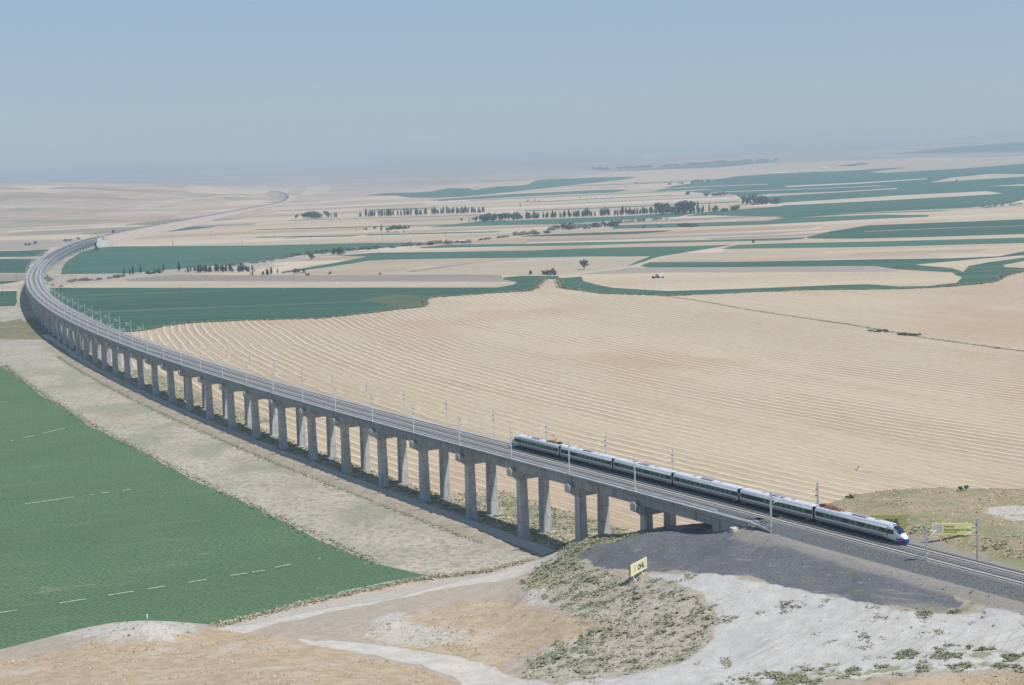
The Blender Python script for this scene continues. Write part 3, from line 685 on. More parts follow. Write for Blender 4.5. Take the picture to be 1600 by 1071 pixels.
Z_['chalk2'] = hpoly([(580, 985), (595, 965), (625, 960), (650, 975), (720, 985), (730, 1003), (660, 1010), (590, 1003)])
Z_['chalk3'] = hpoly([(812, 935), (835, 906), (868, 905), (905, 925), (915, 942), (880, 950), (840, 950)])
Z_['chalk4'] = hpoly([(842, 1025), (880, 1006), (920, 1005), (935, 1030), (900, 1050), (850, 1052)])
Z_['green2'] = hpoly([(1400, 1018), (1470, 1012), (1600, 1018), (1720, 1022), (1720, 1030), (1500, 1030), (1410, 1026)])
Z_['green3'] = hpoly([(1150, 1062), (1300, 1046), (1480, 1036), (1600, 1034), (1600, 1044), (1450, 1049), (1300, 1063), (1180, 1085)])
Z_['green4'] = hpoly([(1390, 945), (1440, 944), (1500, 950), (1515, 935), (1480, 920), (1500, 918), (1530, 940), (1510, 958), (1440, 956)])
Z_['knoll'] = hpoly([(1262, 796), (1270, 760), (1330, 735), (1450, 722), (1600, 720), (1850, 720), (1850, 960), (1600, 893), (1500, 862), (1420, 838), (1340, 810)])
Z_['knollpale'] = hpoly([(1525, 795), (1560, 790), (1640, 788), (1640, 812), (1580, 812), (1540, 803)])
Z_['knollgreen'] = hpoly([(1425, 835), (1470, 838), (1520, 858), (1600, 880), (1600, 868), (1520, 842), (1480, 826), (1440, 822)])
wob = 5.0 * fbm(GX / 6, GY / 6, 4, 21)
def zw(k, soft=1.2, wk=1.0):
    return sstep(-soft, soft, signed(GX, GY, Z_[k]) + wob * wk)
W = {k: zw(k, 1.5 if k == 'gravel' else (4.0 if k[:3] in ('dry', 'cha') else 2.4) if k not in ('gravel', 'pale', 'road') else (1.6 if k == 'pale' else 1.4 if k == 'road' else .8), .9 if k == 'gravel' else .5 if k == 'road' else 1.0) for k in Z_}
off_, s_ = so_of(GX, GY, 400)
GZ0 = H(GX, GY, False)
ball = (1 - sstep(7.0, 7.8, np.abs(off_ + .4 + .25 * wob))) * (1 - sstep(-48, -44, s_))
toe = (1 - sstep(12.0, 13.2, np.abs(off_ + .3 * wob))) * (1 - sstep(-44, -40, s_))
verge_ = sstep(-.5, 1.5, s_ + 0 * off_) * sstep(-26, -22, off_)
A1 = np.stack((W['gravel'], W['pale'], np.maximum.reduce((W['scrub'], W['lush'] * 1.0)), np.maximum.reduce((W['dry'], W['dry2'], W['dry3']))), -1)
A2 = np.stack((np.maximum(W['road'], W['roadb']), np.maximum.reduce((W['chalk'], W['chalk2'], W['chalk3'], W['chalk4'], W['knollpale'])), np.maximum.reduce((W['lush'], W['green2'] * .45, W['green3'] * .5, W['green4'], W['knollgreen'] * .8)), np.maximum(W['knoll'], verge_ * (1 - W['gravel']))), -1)
clump_a = sstep(-.06, .20, fbm(GX / 2.6, GY / 2.6, 3, 33)) * np.maximum.reduce((W['scrub'] * .9, W['lush'], W['green2'] * .7, W['green3'] * .7, W['knollgreen'] * .6))
A3 = np.stack((ball, toe, W['green4'], clump_a), -1)

def near_mat():
    n = NT('hill ground')
    a = n.attr('zone_a'); b = n.attr('zone_b'); c3 = n.attr('zone_c')
    an = n.new('ShaderNodeAttribute'); an.attribute_name = 'zone_a'; bn = n.new('ShaderNodeAttribute'); bn.attribute_name = 'zone_b'
    aA, bA = an.outputs['Alpha'], bn.outputs['Alpha']
    n1 = n.noise(.35, 5); n2 = n.noise(1.3, 5, None, .6); n3 = n.noise(5.0, 4, None, .65); n0 = n.noise(.07, 4)
    def edge(wt, nz=n2, k=.5):
        """soft zone weight broken up by noise"""
        return n.mapr(n.math('ADD', wt, n.math('MULTIPLY', n.math('SUBTRACT', nz, .5), k * 2)), .35, .65)
    base = n.mix(n.mapr(n1, .35, .65), (.45, .385, .31), (.39, .33, .265))
    base = n.mix(n.mapr(n2, .5, .7, 0, .7), base, (.54, .49, .42))
    dry = n.mix(n.mapr(n1, .38, .62), (.50, .395, .27), (.42, .315, .205))
    dry = n.mix(n.mapr(n2, .52, .72, 0, .8), dry, (.54, .475, .385))
    dry = n.mix(n.mapr(n0, .52, .68, 0, .6), dry, (.56, .50, .42))
    base = n.mix(edge(aA), base, dry)
    knoll = n.mix(n.mapr(n1, .4, .62), (.385, .30, .19), (.28, .25, .15))
    knoll = n.mix(n.mapr(n2, .5, .7, 0, .7), knoll, (.47, .39, .27))
    knoll = n.mix(n.mapr(n0, .48, .62, 0, .7), knoll, (.24, .25, .14))
    base = n.mix(edge(bA), base, knoll)
    chalk = n.mix(n.mapr(n2, .38, .66), (.57, .54, .49), (.46, .42, .36))
    base = n.mix(n.math('MULTIPLY', edge(b[1], n1, 1.3), .9), base, chalk)
    pale = n.mix(n.mapr(n1, .35, .65), (.57, .555, .525), (.51, .49, .455))
    pale = n.mix(n.mapr(n3, .5, .75, 0, .5), pale, (.48, .44, .38))
    st = n.vmul(n.pos, (.10, 1.0, 1.0))
    pale = n.mix(n.mapr(n.noise(1.2, 4, st), .52, .70, 0, .5), pale, (.63, .62, .59))
    pale = n.mix(n.mapr(n.noise(.6, 5), .62, .72, 0, .7), pale, (.33, .31, .22))
    ctr = hpt(1030, 985)
    for cx_, cy_, sp in ((ctr[0], ctr[1], 2.3), (ctr[0] + 70, ctr[1] - 120, 3.1)):
        sb = n.new('ShaderNodeVectorMath'); sb.operation = 'SUBTRACT'; n.put(sb.inputs[0], n.vmul(n.pos, (1, 1, 0))); sb.inputs[1].default_value = (cx_, cy_, 0)
        lnn = n.new('ShaderNodeVectorMath'); lnn.operation = 'LENGTH'; n.put(lnn.inputs[0], sb.outputs[0])
        rr_ = n.math('ADD', lnn.outputs['Value'], n.math('MULTIPLY', n.noise(.08, 2), 3.0))
        tk = n.mapr(n.math('SINE', n.math('MULTIPLY', rr_, 2 * math.pi / sp)), .72, .97)
        tk = n.math('MULTIPLY', tk, n.mapr(n.noise(.06, 3), .50, .62, 0, .6))
        pale = n.mix(tk, pale, (.43, .405, .365))
    base = n.mix(edge(a[1], n1, .25), base, pale)
    scr = n.mix(n.mapr(n.noise(.5, 5, None, .62), .48, .66, 0, .8), n.mix(.8, base, n.mix(n.mapr(n1, .35, .65), (.54, .50, .44), (.47, .42, .35))), (.29, .28, .18))
    scr = n.mix(n.mapr(n.noise(.8, 5, None, .6), .54, .68, 0, .8), scr, (.44, .36, .24))
    scr = n.mix(n.mapr(n.noise(1.8, 4, None, .6), .56, .66, 0, .9), scr, (.19, .21, .12))
    base = n.mix(n.math('MULTIPLY', edge(a[2], n1, .5), .9), base, scr)
    lush = n.mix(n.mapr(n2, .35, .6), (.19, .225, .115), (.34, .31, .19))
    base = n.mix(n.math('MULTIPLY', edge(b[2], n1, .9), .85), base, lush)
    cn3 = n.new('ShaderNodeAttribute'); cn3.attribute_name = 'zone_c'
    base = n.mix(n.math('MULTIPLY', cn3.outputs['Alpha'], n.mapr(n2, .3, .6, .35, .8)), base, (.225, .235, .14))
    road = n.mix(n.mapr(n1, .35, .65), (.60, .565, .51), (.53, .49, .43))
    base = n.mix(edge(b[0], n2, .25), base, road)
    grav = n.mix(n.mapr(n3, .40, .60), (.085, .09, .105), (.235, .24, .26))
    grav = n.mix(n.mapr(n1, .4, .7, 0, .5), grav, (.20, .205, .21))
    grav = n.mix(n.mapr(n0, .45, .62, 0, .5), grav, (.12, .125, .14))
    rot = n.new('ShaderNodeVectorRotate'); rot.rotation_type = 'Z_AXIS'; n.put(rot.inputs['Vector'], n.pos); rot.inputs['Angle'].default_value = R(35)
    tr = n.noise(1.1, 4, n.vmul(rot.outputs[0], (.06, 1, 1)), .6)
    grav = n.mix(n.mapr(tr, .56, .68, 0, .55), grav, (.33, .325, .315))
    grav = n.mix(n.math('MULTIPLY', n.mapr(n.noise(.11, 4), .55, .66), n.mapr(n2, .45, .6)), grav, (.19, .20, .13))
    base = n.mix(n.math('MULTIPLY', edge(a[0], n2, .3), n.math('SUBTRACT', 1.0, n.math('MULTIPLY', c3[2], .75))), base, grav)
    toe_ = n.mix(n.mapr(n2, .35, .65), (.31, .285, .25), (.255, .24, .215))
    base = n.mix(n.math('MULTIPLY', c3[1], .9), base, toe_)
    bal = n.mix(n.mapr(n.noise(3.6, 4, None, .7), .40, .60), (.12, .125, .13), (.34, .34, .34))
    base = n.mix(c3[0], base, bal)
    k = n.mapr(n.noise(9.0, 3), .25, .75, .86, 1.12, False)
    g = n.new('ShaderNodeCombineColor')
    for i in range(3): n.t.links.new(k, g.inputs[i])
    n.col(n.mix(1.0, base, g.outputs[0], 'MULTIPLY'))
    n.bump(n.math('ADD', n2, n.math('MULTIPLY', n3, .5)), .9, .25)
    return n.m
M['hill'] = near_mat()
ny, nx = GX.shape
idx = np.arange(ny * nx).reshape(ny, nx)
Q = np.stack((idx[:-1, :-1], idx[:-1, 1:], idx[1:, 1:], idx[1:, :-1]), -1).reshape(-1, 4)
vz = GZ.ravel(); keep = vz[Q].max(1) > -.35
zone = np.zeros(ny * nx, int); zone[W['pale'].ravel() > .5] = 1; zone[np.maximum(W['road'], W['roadb']).ravel() > .5] = 2; zone[W['gravel'].ravel() > .5] = 3
zone[(ball.ravel() > .5)] = 4; zone[(W['knoll'].ravel() > .5) & (ball.ravel() < .5)] = 5
fz = zone[Q[:, 0]]
allV = np.column_stack((GX.ravel(), GY.ravel(), vz))
# normals come from the whole sheet, so that the pieces shade as one ground
for zi, nm in ((0, 'hillside'), (1, 'dirt_yard'), (2, 'dirt_road'), (3, 'gravel_lot'), (4, 'ballast_bed'), (5, 'knoll')):
    f = Q[keep & (fz == zi)]
    if len(f) == 0: continue
    u, inv = np.unique(f, return_inverse=True)
    me = np_mesh(nm, allV[u], inv.reshape(-1, 4), [M['hill']])
    for an, arr in (('zone_a', A1), ('zone_b', A2), ('zone_c', A3)):
        ca = me.color_attributes.new(an, 'FLOAT_COLOR', 'POINT'); ca.data.foreach_set('color', arr.reshape(-1, 4)[u].astype(np.float32).ravel())
    o = bpy.data.objects.new(nm, me); COL.objects.link(o); tag(o, kind='structure')

# ------------------------------------------------------------------ viaduct
WK = -0.9                                     # walkway level against the rail
GD = 3.3                                      # girder depth under the walkway
via = empty('railway_viaduct', cl(0)[:2] + (0,))
tag(via, 'long curved grey concrete railway viaduct on paired piers crossing the fields', 'viaduct')
VO = Vector(via.location)
def rel(p): return (p[0] - VO.x, p[1] - VO.y, p[2] - VO.z)
def sec_ring(s, prof, zrel=0.0):
    x0, y0, z0, h0 = cl(s); n = (math.sin(h0), -math.cos(h0))
    return [rel((x0 + n[0] * u, y0 + n[1] * u, z0 + zrel + v)) for u, v in prof]
DECK = [(-7.05, WK), (-5.35, WK), (-5.35, WK + .38), (-5.1, WK + .38), (-5.1, WK - .25), (5.1, WK - .25), (5.1, WK + .38), (5.35, WK + .38), (5.35, WK), (7.05, WK),
        (7.05, WK - .42), (6.75, WK - .55), (6.6, WK - GD), (4.9, WK - GD), (4.9, WK - 1.0), (2.2, WK - 1.0), (2.2, WK - GD), (.7, WK - GD), (.7, WK - 1.0), (-.7, WK - 1.0), (-.7, WK - GD), (-2.2, WK - GD), (-2.2, WK - 1.0), (-4.9, WK - 1.0), (-4.9, WK - GD), (-6.6, WK - GD), (-6.75, WK - .55), (-7.05, WK - .42)]
for i in range(-1, NP):
    a = PIER0 + i * SPAN + .06; b = a + SPAN - .12
    if i == NP - 1: b = S_AB1
    if i == -1: a = S_AB0
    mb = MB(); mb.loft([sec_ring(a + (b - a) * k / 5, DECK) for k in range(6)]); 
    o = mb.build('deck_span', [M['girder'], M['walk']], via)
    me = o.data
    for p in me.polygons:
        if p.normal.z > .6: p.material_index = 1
for i in range(NP):
    s = PIER0 + i * SPAN; x0, y0, z0, h0 = cl(s); zt = z0 + WK - GD - .12
    T = Matrix.Translation(Vector((x0, y0, 0)) - VO) @ Matrix.Rotation(h0 - math.pi / 2, 4, 'Z')   # local x = to the right, y = along
    g1 = [max(hz(*cl(s, o)[:2]), 0) for o in (-3.9, 3.9)]
    deep = min(3.0, max(1.2, (zt - 1) * .35))
    mb = MB()
    prof = [(-8.3, 0), (8.3, 0), (8.3, -1.35), (7.5, -1.8), (6.1, -deep * .8), (5.4, -deep), (-5.4, -deep), (-6.1, -deep * .8), (-7.5, -1.8), (-8.3, -1.35)]
    if deep < 2: prof = [(-8.3, 0), (8.3, 0), (8.3, -.8), (5.4, -deep), (-5.4, -deep), (-8.3, -.8)]
    mb.loft([[tuple(T @ Vector((u, y, zt + v))) for u, v in prof] for y in (-1.15, 1.15)])
    for u0, u1 in ((-8.3, -7.25), (7.25, 8.3)):
        mb.box(u0 + .003, u1, -1.1, 1.1, zt, zt + .62, T=T)
        mb.box(u0 + .003, u1, -.35, .35, zt + .62, zt + .95, T=T)
    for u in (-5.7, -1.4, 1.4, 5.7): mb.box(u - .35, u + .35, -.9, .9, zt, zt + .12, T=T)
    p = mb.build('pier', M['conc'], via)
    for sgn, g in zip((-1, 1), g1):
        cb = MB(); hh = zt - deep
        def ring(z, hw, c=.3):
            return [tuple(T @ Vector((sgn * 3.9 + a, b, z))) for a, b in ((hw - c, -hw), (hw, -hw + c), (hw, hw - c), (hw - c, hw), (-hw + c, hw), (-hw, hw - c), (-hw, -hw + c), (-hw + c, -hw))]
        tp = .012 * (hh - g)
        cb.loft([ring(g - .6, 1.28 + tp), ring(hh, 1.28)])
        if i < 22: cb.loft([ring(g - .5, 1.9 + tp, .1), ring(g + .18, 1.9 + tp, .1)])
        cb.build('column', M['conc'], p)
# abutments with wing walls
for s0, s1, dz in ((S_AB0 - 13, S_AB0 - .05, 7.0), (S_AB1 + .05, S_AB1 + 14, 9.0)):
    mb = MB(); pr = [(-6.95, WK), (6.95, WK), (6.95, WK - dz), (-6.95, WK - dz)]
    mb.loft([sec_ring(s0 + (s1 - s0) * k / 3, [(u, v - .02) for u, v in pr]) for k in range(4)])
    mb.build('abutment', M['girder'], via)
# railings
for side in (-1, 1):
    mb = MB(); step = 1.5; s = S_AB0 - 12
    ss = np.arange(S_AB0 - 12, S_AB1 + 8, step)
    pz = [cl(a, side * 6.88) for a in ss]
    for k, (x, y, z, h) in enumerate(pz):
        q = rel((x, y, z + WK)); r = .035 if k < 420 else .05
        mb.box(q[0] - r, q[0] + r, q[1] - r, q[1] + r, q[2], q[2] + 1.12)
        if k:
            xa, ya, za, _ = pz[k - 1]; pa = rel((xa, ya, za + WK))
            for hgt, rr in ((1.12, .035), (.78, .022), (.45, .022)):
                mb.bar((pa[0], pa[1], pa[2] + hgt), (q[0], q[1], q[2] + hgt), rr, 4)
    mb.build('railing', M['mesh'], via)
    # cable duct along the walkway edge
    mb = MB(); mb.loft([sec_ring(a, [(side * 5.4, WK + .003), (side * 5.95, WK + .003), (side * 5.95, WK + .3), (side * 5.4, WK + .3)]) for a in np.arange(S_AB0, S_AB1, 7.5)])
    mb.build('cable_duct', M['walk'], via)

# ballast bed and the two tracks
def ribbon(s0, s1, ds, prof): return [sec_abs(s, prof) for s in np.arange(s0, s1 + .01, ds)]
def sec_abs(s, prof):
    x0, y0, z0, h0 = cl(s); n = (math.sin(h0), -math.cos(h0))
    return [(x0 + n[0] * u, y0 + n[1] * u, z0 + v) for u, v in prof]
mb = MB(); mb.loft(ribbon(S_AB0 - 13, S_AB1 + 14, 6.0, [(-5.08, -.72), (-4.5, -.31), (4.5, -.31), (5.08, -.72)]), closed=False, caps=False)
o = mb.build('ballast_bed', M['ballast']); tag(o, kind='structure')
mb = MB(); mb.loft(ribbon(-190, S_AB0 - 13.2, 3.0, [(-8.2, -2.15), (-7.4, -1.9), (-4.6, -.33), (0, -.31), (4.6, -.33), (6.6, -1.6), (7.4, -2.15)]), closed=False, caps=False)
o = mb.build('ballast_bed', M['ballast']); tag(o, kind='structure')
for off, lab in ((-2.35, 'empty railway track on the near side of the viaduct with pale concrete sleepers'), (2.35, 'railway track carrying the white train, on the far side of the viaduct')):
    t = empty('railway_track', cl(0, off)[:3]); tag(t, lab, 'railway track')
    TO = Vector(t.location)
    for g in (-.755, .755):
        mb = MB(); pr = [(off + g - .05, -.02), (off + g + .05, -.02), (off + g + .08, -.17), (off + g - .08, -.17)]
        mb.loft([[tuple(Vector(p) - TO) for p in sec_abs(s, pr)] for s in list(np.arange(-190, 900, 5.0)) + list(np.arange(900, S_AB1 + 20, 12.0))])
        mb.build('rail', M['rail'], t)
    mb = MB(); s = -189.0
    while s < 1500:
        x0, y0, z0, h0 = cl(s, off); T = Matrix.Translation(Vector((x0, y0, z0)) - TO) @ Matrix.Rotation(h0 - math.pi / 2, 4, 'Z')
        mb.box(-1.3, 1.3, -.14, .14, -.33, -.17, T=T); s += .6
    o = mb.build('sleeper', M['sleeper'], t); o['kind'] = 'stuff'

# embankment and track beyond the viaduct
mb = MB(); ss = list(np.arange(S_AB1 + 4, 5050, 14.0))
rings = []
for s in ss:
    x0, y0, z0, h0 = cl(s); zl = float(zg(x0, y0)) - .5; d = max(1.0, z0 - 1.2 - zl); n = (math.sin(h0), -math.cos(h0))
    rings.append([(x0 + n[0] * u, y0 + n[1] * u, z) for u, z in ((-7 - 1.7 * d, zl), (-6.5, z0 - 1.1), (6.5, z0 - 1.1), (7 + 1.9 * d, zl))])
mb.loft(rings, closed=False, caps=False)
M['bank'] = field('bank soil', (.46, .385, .315), (.40, .335, .28), (.52, .45, .38), fine=.15, patch=.03, stretch=(1, 1, 1))
o = mb.build('embankment', M['bank']); tag(o, kind='structure')
mb = MB(); mb.loft([sec_abs(s, [(-5.6, -1.09), (-4.6, -.35), (4.6, -.35), (5.6, -1.09)]) for s in ss if s > S_AB1 + 12], closed=False, caps=False)
o = mb.build('ballast_bed', M['ballast']); tag(o, kind='structure')
# pale slope paving of the far abutment
x0, y0, z0, h0 = cl(S_AB1 + 8)
mb = MB()
for sg in (1,):
    base = [cl(S_AB1 - 22, 8), cl(S_AB1 - 18, 20), cl(S_AB1 + 2, 28), cl(S_AB1 + 34, 26), cl(S_AB1 + 60, 22)]
    top = [cl(S_AB1 - 2, 7.2), cl(S_AB1 - 1, 8), cl(S_AB1 + 6, 9), cl(S_AB1 + 30, 7.4), cl(S_AB1 + 50, 7.2)]
    mb.loft([[(a[0], a[1], 0.1) for a in base], [(b[0], b[1], b[2] - 1.0) for b in top], [(b[0] - 3, b[1], b[2] - 3.0) for b in top]], closed=False, caps=False)
o = mb.build('slope_paving', M['walk']); tag(o, 'pale paved slope cone beside the far viaduct abutment', 'slope paving')
# drain chute and concrete block at the near abutment
a = hpt(1191, 817); b = hpt(1208, 833)
p0 = Vector(cl(S_AB0 - 13.5, -6.7)[:3]) + Vector((0, 0, -1.0)); p1 = Vector(hpt(1208, 832)) + Vector((0, 0, .1))
t = (p1 - p0).normalized(); sd2 = t.cross(Vector((0, 0, 1))).normalized(); nn = sd2.cross(t)
mb = MB()
pr = [(-.9, 0), (-.9, .5), (-.7, .5), (-.7, .12), (.7, .12), (.7, .5), (.9, .5), (.9, 0)]
mb.loft([[tuple(q + sd2 * u + nn * v) for u, v in pr] for q in (p0, p0.lerp(p1, .5), p1)])
o = mb.build('drain_chute', M['walk']); tag(o, 'sloping concrete drain chute at the end of the viaduct wall', 'drain chute')
q = hpt(1148, 831)
mb = MB()
def bev_block(mb, lx, ly, lz, b=.12, z0=0):
    rings = []
    for z, k in ((z0, 0), (z0 + lz - b, 0), (z0 + lz, b)):
        x, y = lx / 2 - k, ly / 2 - k; c = b
        rings.append([(x - c, -y, z), (x, -y + c, z), (x, y - c, z), (x - c, y, z), (-x + c, y, z), (-x, y - c, z), (-x, -y + c, z), (-x + c, -y, z)])
    mb.loft(rings)
bev_block(mb, 2.0, 1.6, 1.25, .1, -.2)
bev_block(mb, .5, .5, .16, .05, 1.05)
o = mb.build('concrete_block', M['white_conc']); o.location = q; o.rotation_euler = (0, 0, .5)
tag(o, 'pale square concrete block on the gravel below the viaduct wall', 'concrete block')

# dirt bank along the service road
mb = MB(); rings = []
for s in np.arange(48, 720, 1.6):
    hgt = 1.5 * min(1, (s - 44) / 30) * (1 if s < 520 else max(.2, 1 - (s - 520) / 250))
    j = [random.uniform(-.35, .35) for _ in range(6)]
    wd = 1.0 + .5 * max(0, (150 - s) / 100)
    pr = [(-11.3, -.05), (-12.0 + j[0] * .4, hgt * .8 + j[1] * .3), (-12.9 + j[2], hgt + j[3] * .5), (-14.2 * 1 - .5 * wd + j[4], hgt * .55 + j[5] * .4), (-16.2 - wd, -.05)]
    x0, y0, z0, h0 = cl(s); n = (math.sin(h0), -math.cos(h0))
    rings.append([(x0 + n[0] * u, y0 + n[1] * u, v) for u, v in pr])
mb.loft(rings, closed=False, caps=False)
M['bankdirt'] = field('clod bank', (.40, .345, .275), (.33, .285, .22), (.24, .235, .15), fine=.9, patch=.16, stretch=(1, 1, 1), rvar=.01)
o = mb.build('dirt_bank', M['bankdirt'], smooth=True); tag(o, kind='structure')

# ------------------------------------------------------------------ overhead line masts
def bracket(mb, x0):
    mb.bar((x0, 0, 6.1), (3.1, 0, 7.75), .05, 6)
    mb.bar((x0, 0, 7.75), (3.2, 0, 7.75), .04, 6)
    mb.bar((1.3, 0, 6.75), (3.5, 0, 6.25), .04, 6)
    mb.bar((3.1, 0, 7.75), (3.15, 0, 8.35), .03, 4)
    mb.bar((2.4, 0, 7.35), (2.5, 0, 6.5), .025, 4)
def insul(mb, x0):
    for za, zb in ((6.1, 6.35), (7.75, 7.75)):
        a = Vector((x0, 0, za)); b = Vector((x0 + .55, 0, za + (.29 if za < 7 else 0)))
        for k in range(4):
            c = a.lerp(b, (k + .5) / 4); mb.bar(c - (b - a) * .07, c + (b - a) * .07, .12, 6)
def make_lattice():
    e = empty('catenary_mast')
    mb = MB()
    for y in (-.19, .19): mb.box(-.065, .065, y - .035, y + .035, 0, 9.1)
    for k in range(13): mb.box(-.05, .05, -.154, .154, .35 + k * .68, .35 + k * .68 + .08)
    mb.box(-.28, .28, -.42, .42, -.05, .08)
    mb.box(-.12, .12, -.3, .3, 9.1, 9.16)
    mb.build('post', M['galv'], e)
    mb = MB(); bracket(mb, .1); mb.build('bracket', M['zinc'], e)
    mb = MB(); insul(mb, .15); mb.build('insulator', M['dark'], e)
    return e
def make_hmast():
    e = empty('catenary_mast')
    mb = MB()
    for x in (-.15, .15): mb.box(x - .025, x + .025, -.16, .16, -.6, 9.2)
    mb.box(-.125, .125, -.02, .02, -.6, 9.198)
    mb.build('post', M['galv'], e)
    mb = MB(); bracket(mb, .17); mb.build('bracket', M['zinc'], e)
    mb = MB(); insul(mb, .2); mb.build('insulator', M['dark'], e)
    mb = MB(); bev_block(mb, .9, .9, .9, .08, -.75); mb.build('footing', M['white_conc'], e)
    return e
first = True; lat = make_lattice()
for i in range(NP):
    s = PIER0 + i * SPAN + .0
    for side in (-1, 1):
        x, y, z, h = cl(s + 1.2, side * 6.45); rz = h - math.pi / 2 + (0 if side < 0 else math.pi)
        o = lat if first else link_copy(lat, (0, 0, 0), 0); first = False
        o.location = (x, y, z + WK); o.rotation_euler = (0, 0, rz)
        tag(o, 'grey lattice catenary mast on the %s edge of the viaduct deck' % ('near' if side < 0 else 'far'), 'catenary mast', 'catenary masts along the %s edge of the viaduct' % ('near' if side < 0 else 'far'))
# signal cabinets on two masts
hm = make_hmast(); first = True
for (px, py, side, lab) in ((1205, 830, -1, 'grey steel catenary mast on the ballast slope beside the viaduct end wall'), (1447, 889, -1, 'grey steel catenary mast standing before the yellow billboard, nearer the camera'),
                            (1277.5, 800, 1, 'grey steel catenary mast rising behind the roof of the front carriage'), (1528, 877, 1, 'grey steel catenary mast right of the yellow billboard, beyond the tracks')):
    if side < 0: q = hpt(px, py); q = np.array((q[0], q[1], q[2]))
    else:
        best = min(np.arange(-150, -20, .5), key=lambda s_: abs((Vector(cl(s_, 6.7)[:3]) - Vector((0, 0, HC))).normalized().cross(Vector(ray(px, py)).normalized()).dot(up)))
        x, y, z, h = cl(best, 6.7); q = np.array((x, y, z - 1.3))
    of_, ss_ = so_of(np.array([q[0]]), np.array([q[1]]), 400)
    h = cl(float(ss_[0]))[3]
    o = hm if first else link_copy(hm, (0, 0, 0), 0); first = False
    o.location = q; o.rotation_euler = (0, 0, h - math.pi / 2 + (0 if side < 0 else math.pi))
    tag(o, lab, 'catenary mast', 'catenary masts on the ground beside the tracks')
for k in range(14):
    s = S_AB1 + 30 + k * 48
    for side in (-1, 1):
        x, y, z, h = cl(s, side * 6.0)
        o = link_copy(hm, (x, y, z - 1.0), h - math.pi / 2 + (0 if side < 0 else math.pi))
        tag(o, 'distant grey catenary mast along the embankment track beyond the viaduct', 'catenary mast', 'catenary masts on the far embankment')

# ------------------------------------------------------------------ train
M['body'] = plain('white coach paint', (.64, .69, .76), .3, .5, var=.04, scale=.6)
M['roof'] = plain('roof paint', (.60, .64, .68), .45, .4, var=.08, scale=.8)
M['band'] = plain('dark glazing band', (.018, .028, .028), .12, .6, var=.2)
M['glass'] = plain('green tinted glass', (.075, .15, .115), .08, .7, var=.25, scale=.9)
M['under'] = plain('underframe', (.028, .028, .032), .7, .2, var=.3)
M['stripe'] = plain('purple stripe', (.10, .035, .085), .35, .4, var=.05)
M['blue'] = plain('blue apron paint', (.03, .05, .30), .3, .5, var=.08)
M['red'] = plain('red lamp glass', (.55, .05, .06), .3, .5, var=.08)
M['panto'] = plain('red oxide pantograph', (.36, .09, .06), .5, .4, var=.2)
M['wind'] = plain('windscreen glass', (.015, .025, .06), .05, .8, var=.1)
M['unit'] = plain('roof unit grey', (.30, .32, .34), .5, .3, var=.12)
BW, ZB, ZT, EX = 1.45, 1.0, 4.0, 3.6
def half_w(z, w=BW, zb=ZB, zt=ZT): 
    t = min(max((z - zb) / (zt - zb), 0), 1); return w * (1 - t ** EX) ** (1 / EX)
def body_sec(w, zb, zt, n=14):
    P = []
    for k in range(n + 1):
        a = math.pi * k / n
        c, s_ = math.cos(a), math.sin(a)
        P.append((w * math.copysign(abs(c) ** (2 / EX), c), zb + (zt - zb) * abs(s_) ** (2 / EX)))
    return P
def nose_par(x):
    """half width, bottom, top of the nose x metres ahead of the cab bulkhead (0..4.6)"""
    t = max(0, x / 4.6)
    zt = float(np.interp(x, [0, .8, 1.6, 2.4, 3.2, 3.9, 4.35, 4.6], [4.0, 3.93, 3.68, 3.2, 2.55, 1.98, 1.62, 1.35]))
    wv = float(np.interp(x, [0, 1.0, 2.0, 3.0, 3.8, 4.3, 4.6], [1.45, 1.42, 1.34, 1.18, .98, .78, .55]))
    zb = float(np.interp(x, [0, 2.5, 4.0, 4.6], [.85, .8, .85, 1.0]))
    return wv, zb, zt
def patch(mb, xs, zs, side, off=.012, f=half_w, mi=0):
    """panel on the body side following its curve"""
    for a, b in zip(xs[:-1], xs[1:]):
        for c, d in zip(zs[:-1], zs[1:]):
            q = [(a, side * (f(c) + off), c), (b, side * (f(c) + off), c), (b, side * (f(d) + off), d), (a, side * (f(d) + off), d)]
            mb.quad(q if side < 0 else q[::-1], mi)
train = empty('passenger_train', cl(0, 2.35)[:3]); tag(train, 'white six carriage electric passenger train with blue nose crossing the end of the viaduct', 'train')
TR = Vector(train.location)
JO = [-83.5, -56.5, -30.8, -5.0, 20.8, 46.5, 73.6]
def bogie(mb, x):
    for dx in (-1.3, 1.3):
        for sy in (-.75, .75): mb.bar((x + dx, sy - .06, .46), (x + dx, sy + .06, .46), .46, 16)
        mb.bar((x + dx, -.9, .46), (x + dx, .9, .46), .09, 8)
    for sy in (-1.05, 1.05): mb.box(x - 1.9, x + 1.9, sy - .1, sy + .1, .38, .72)
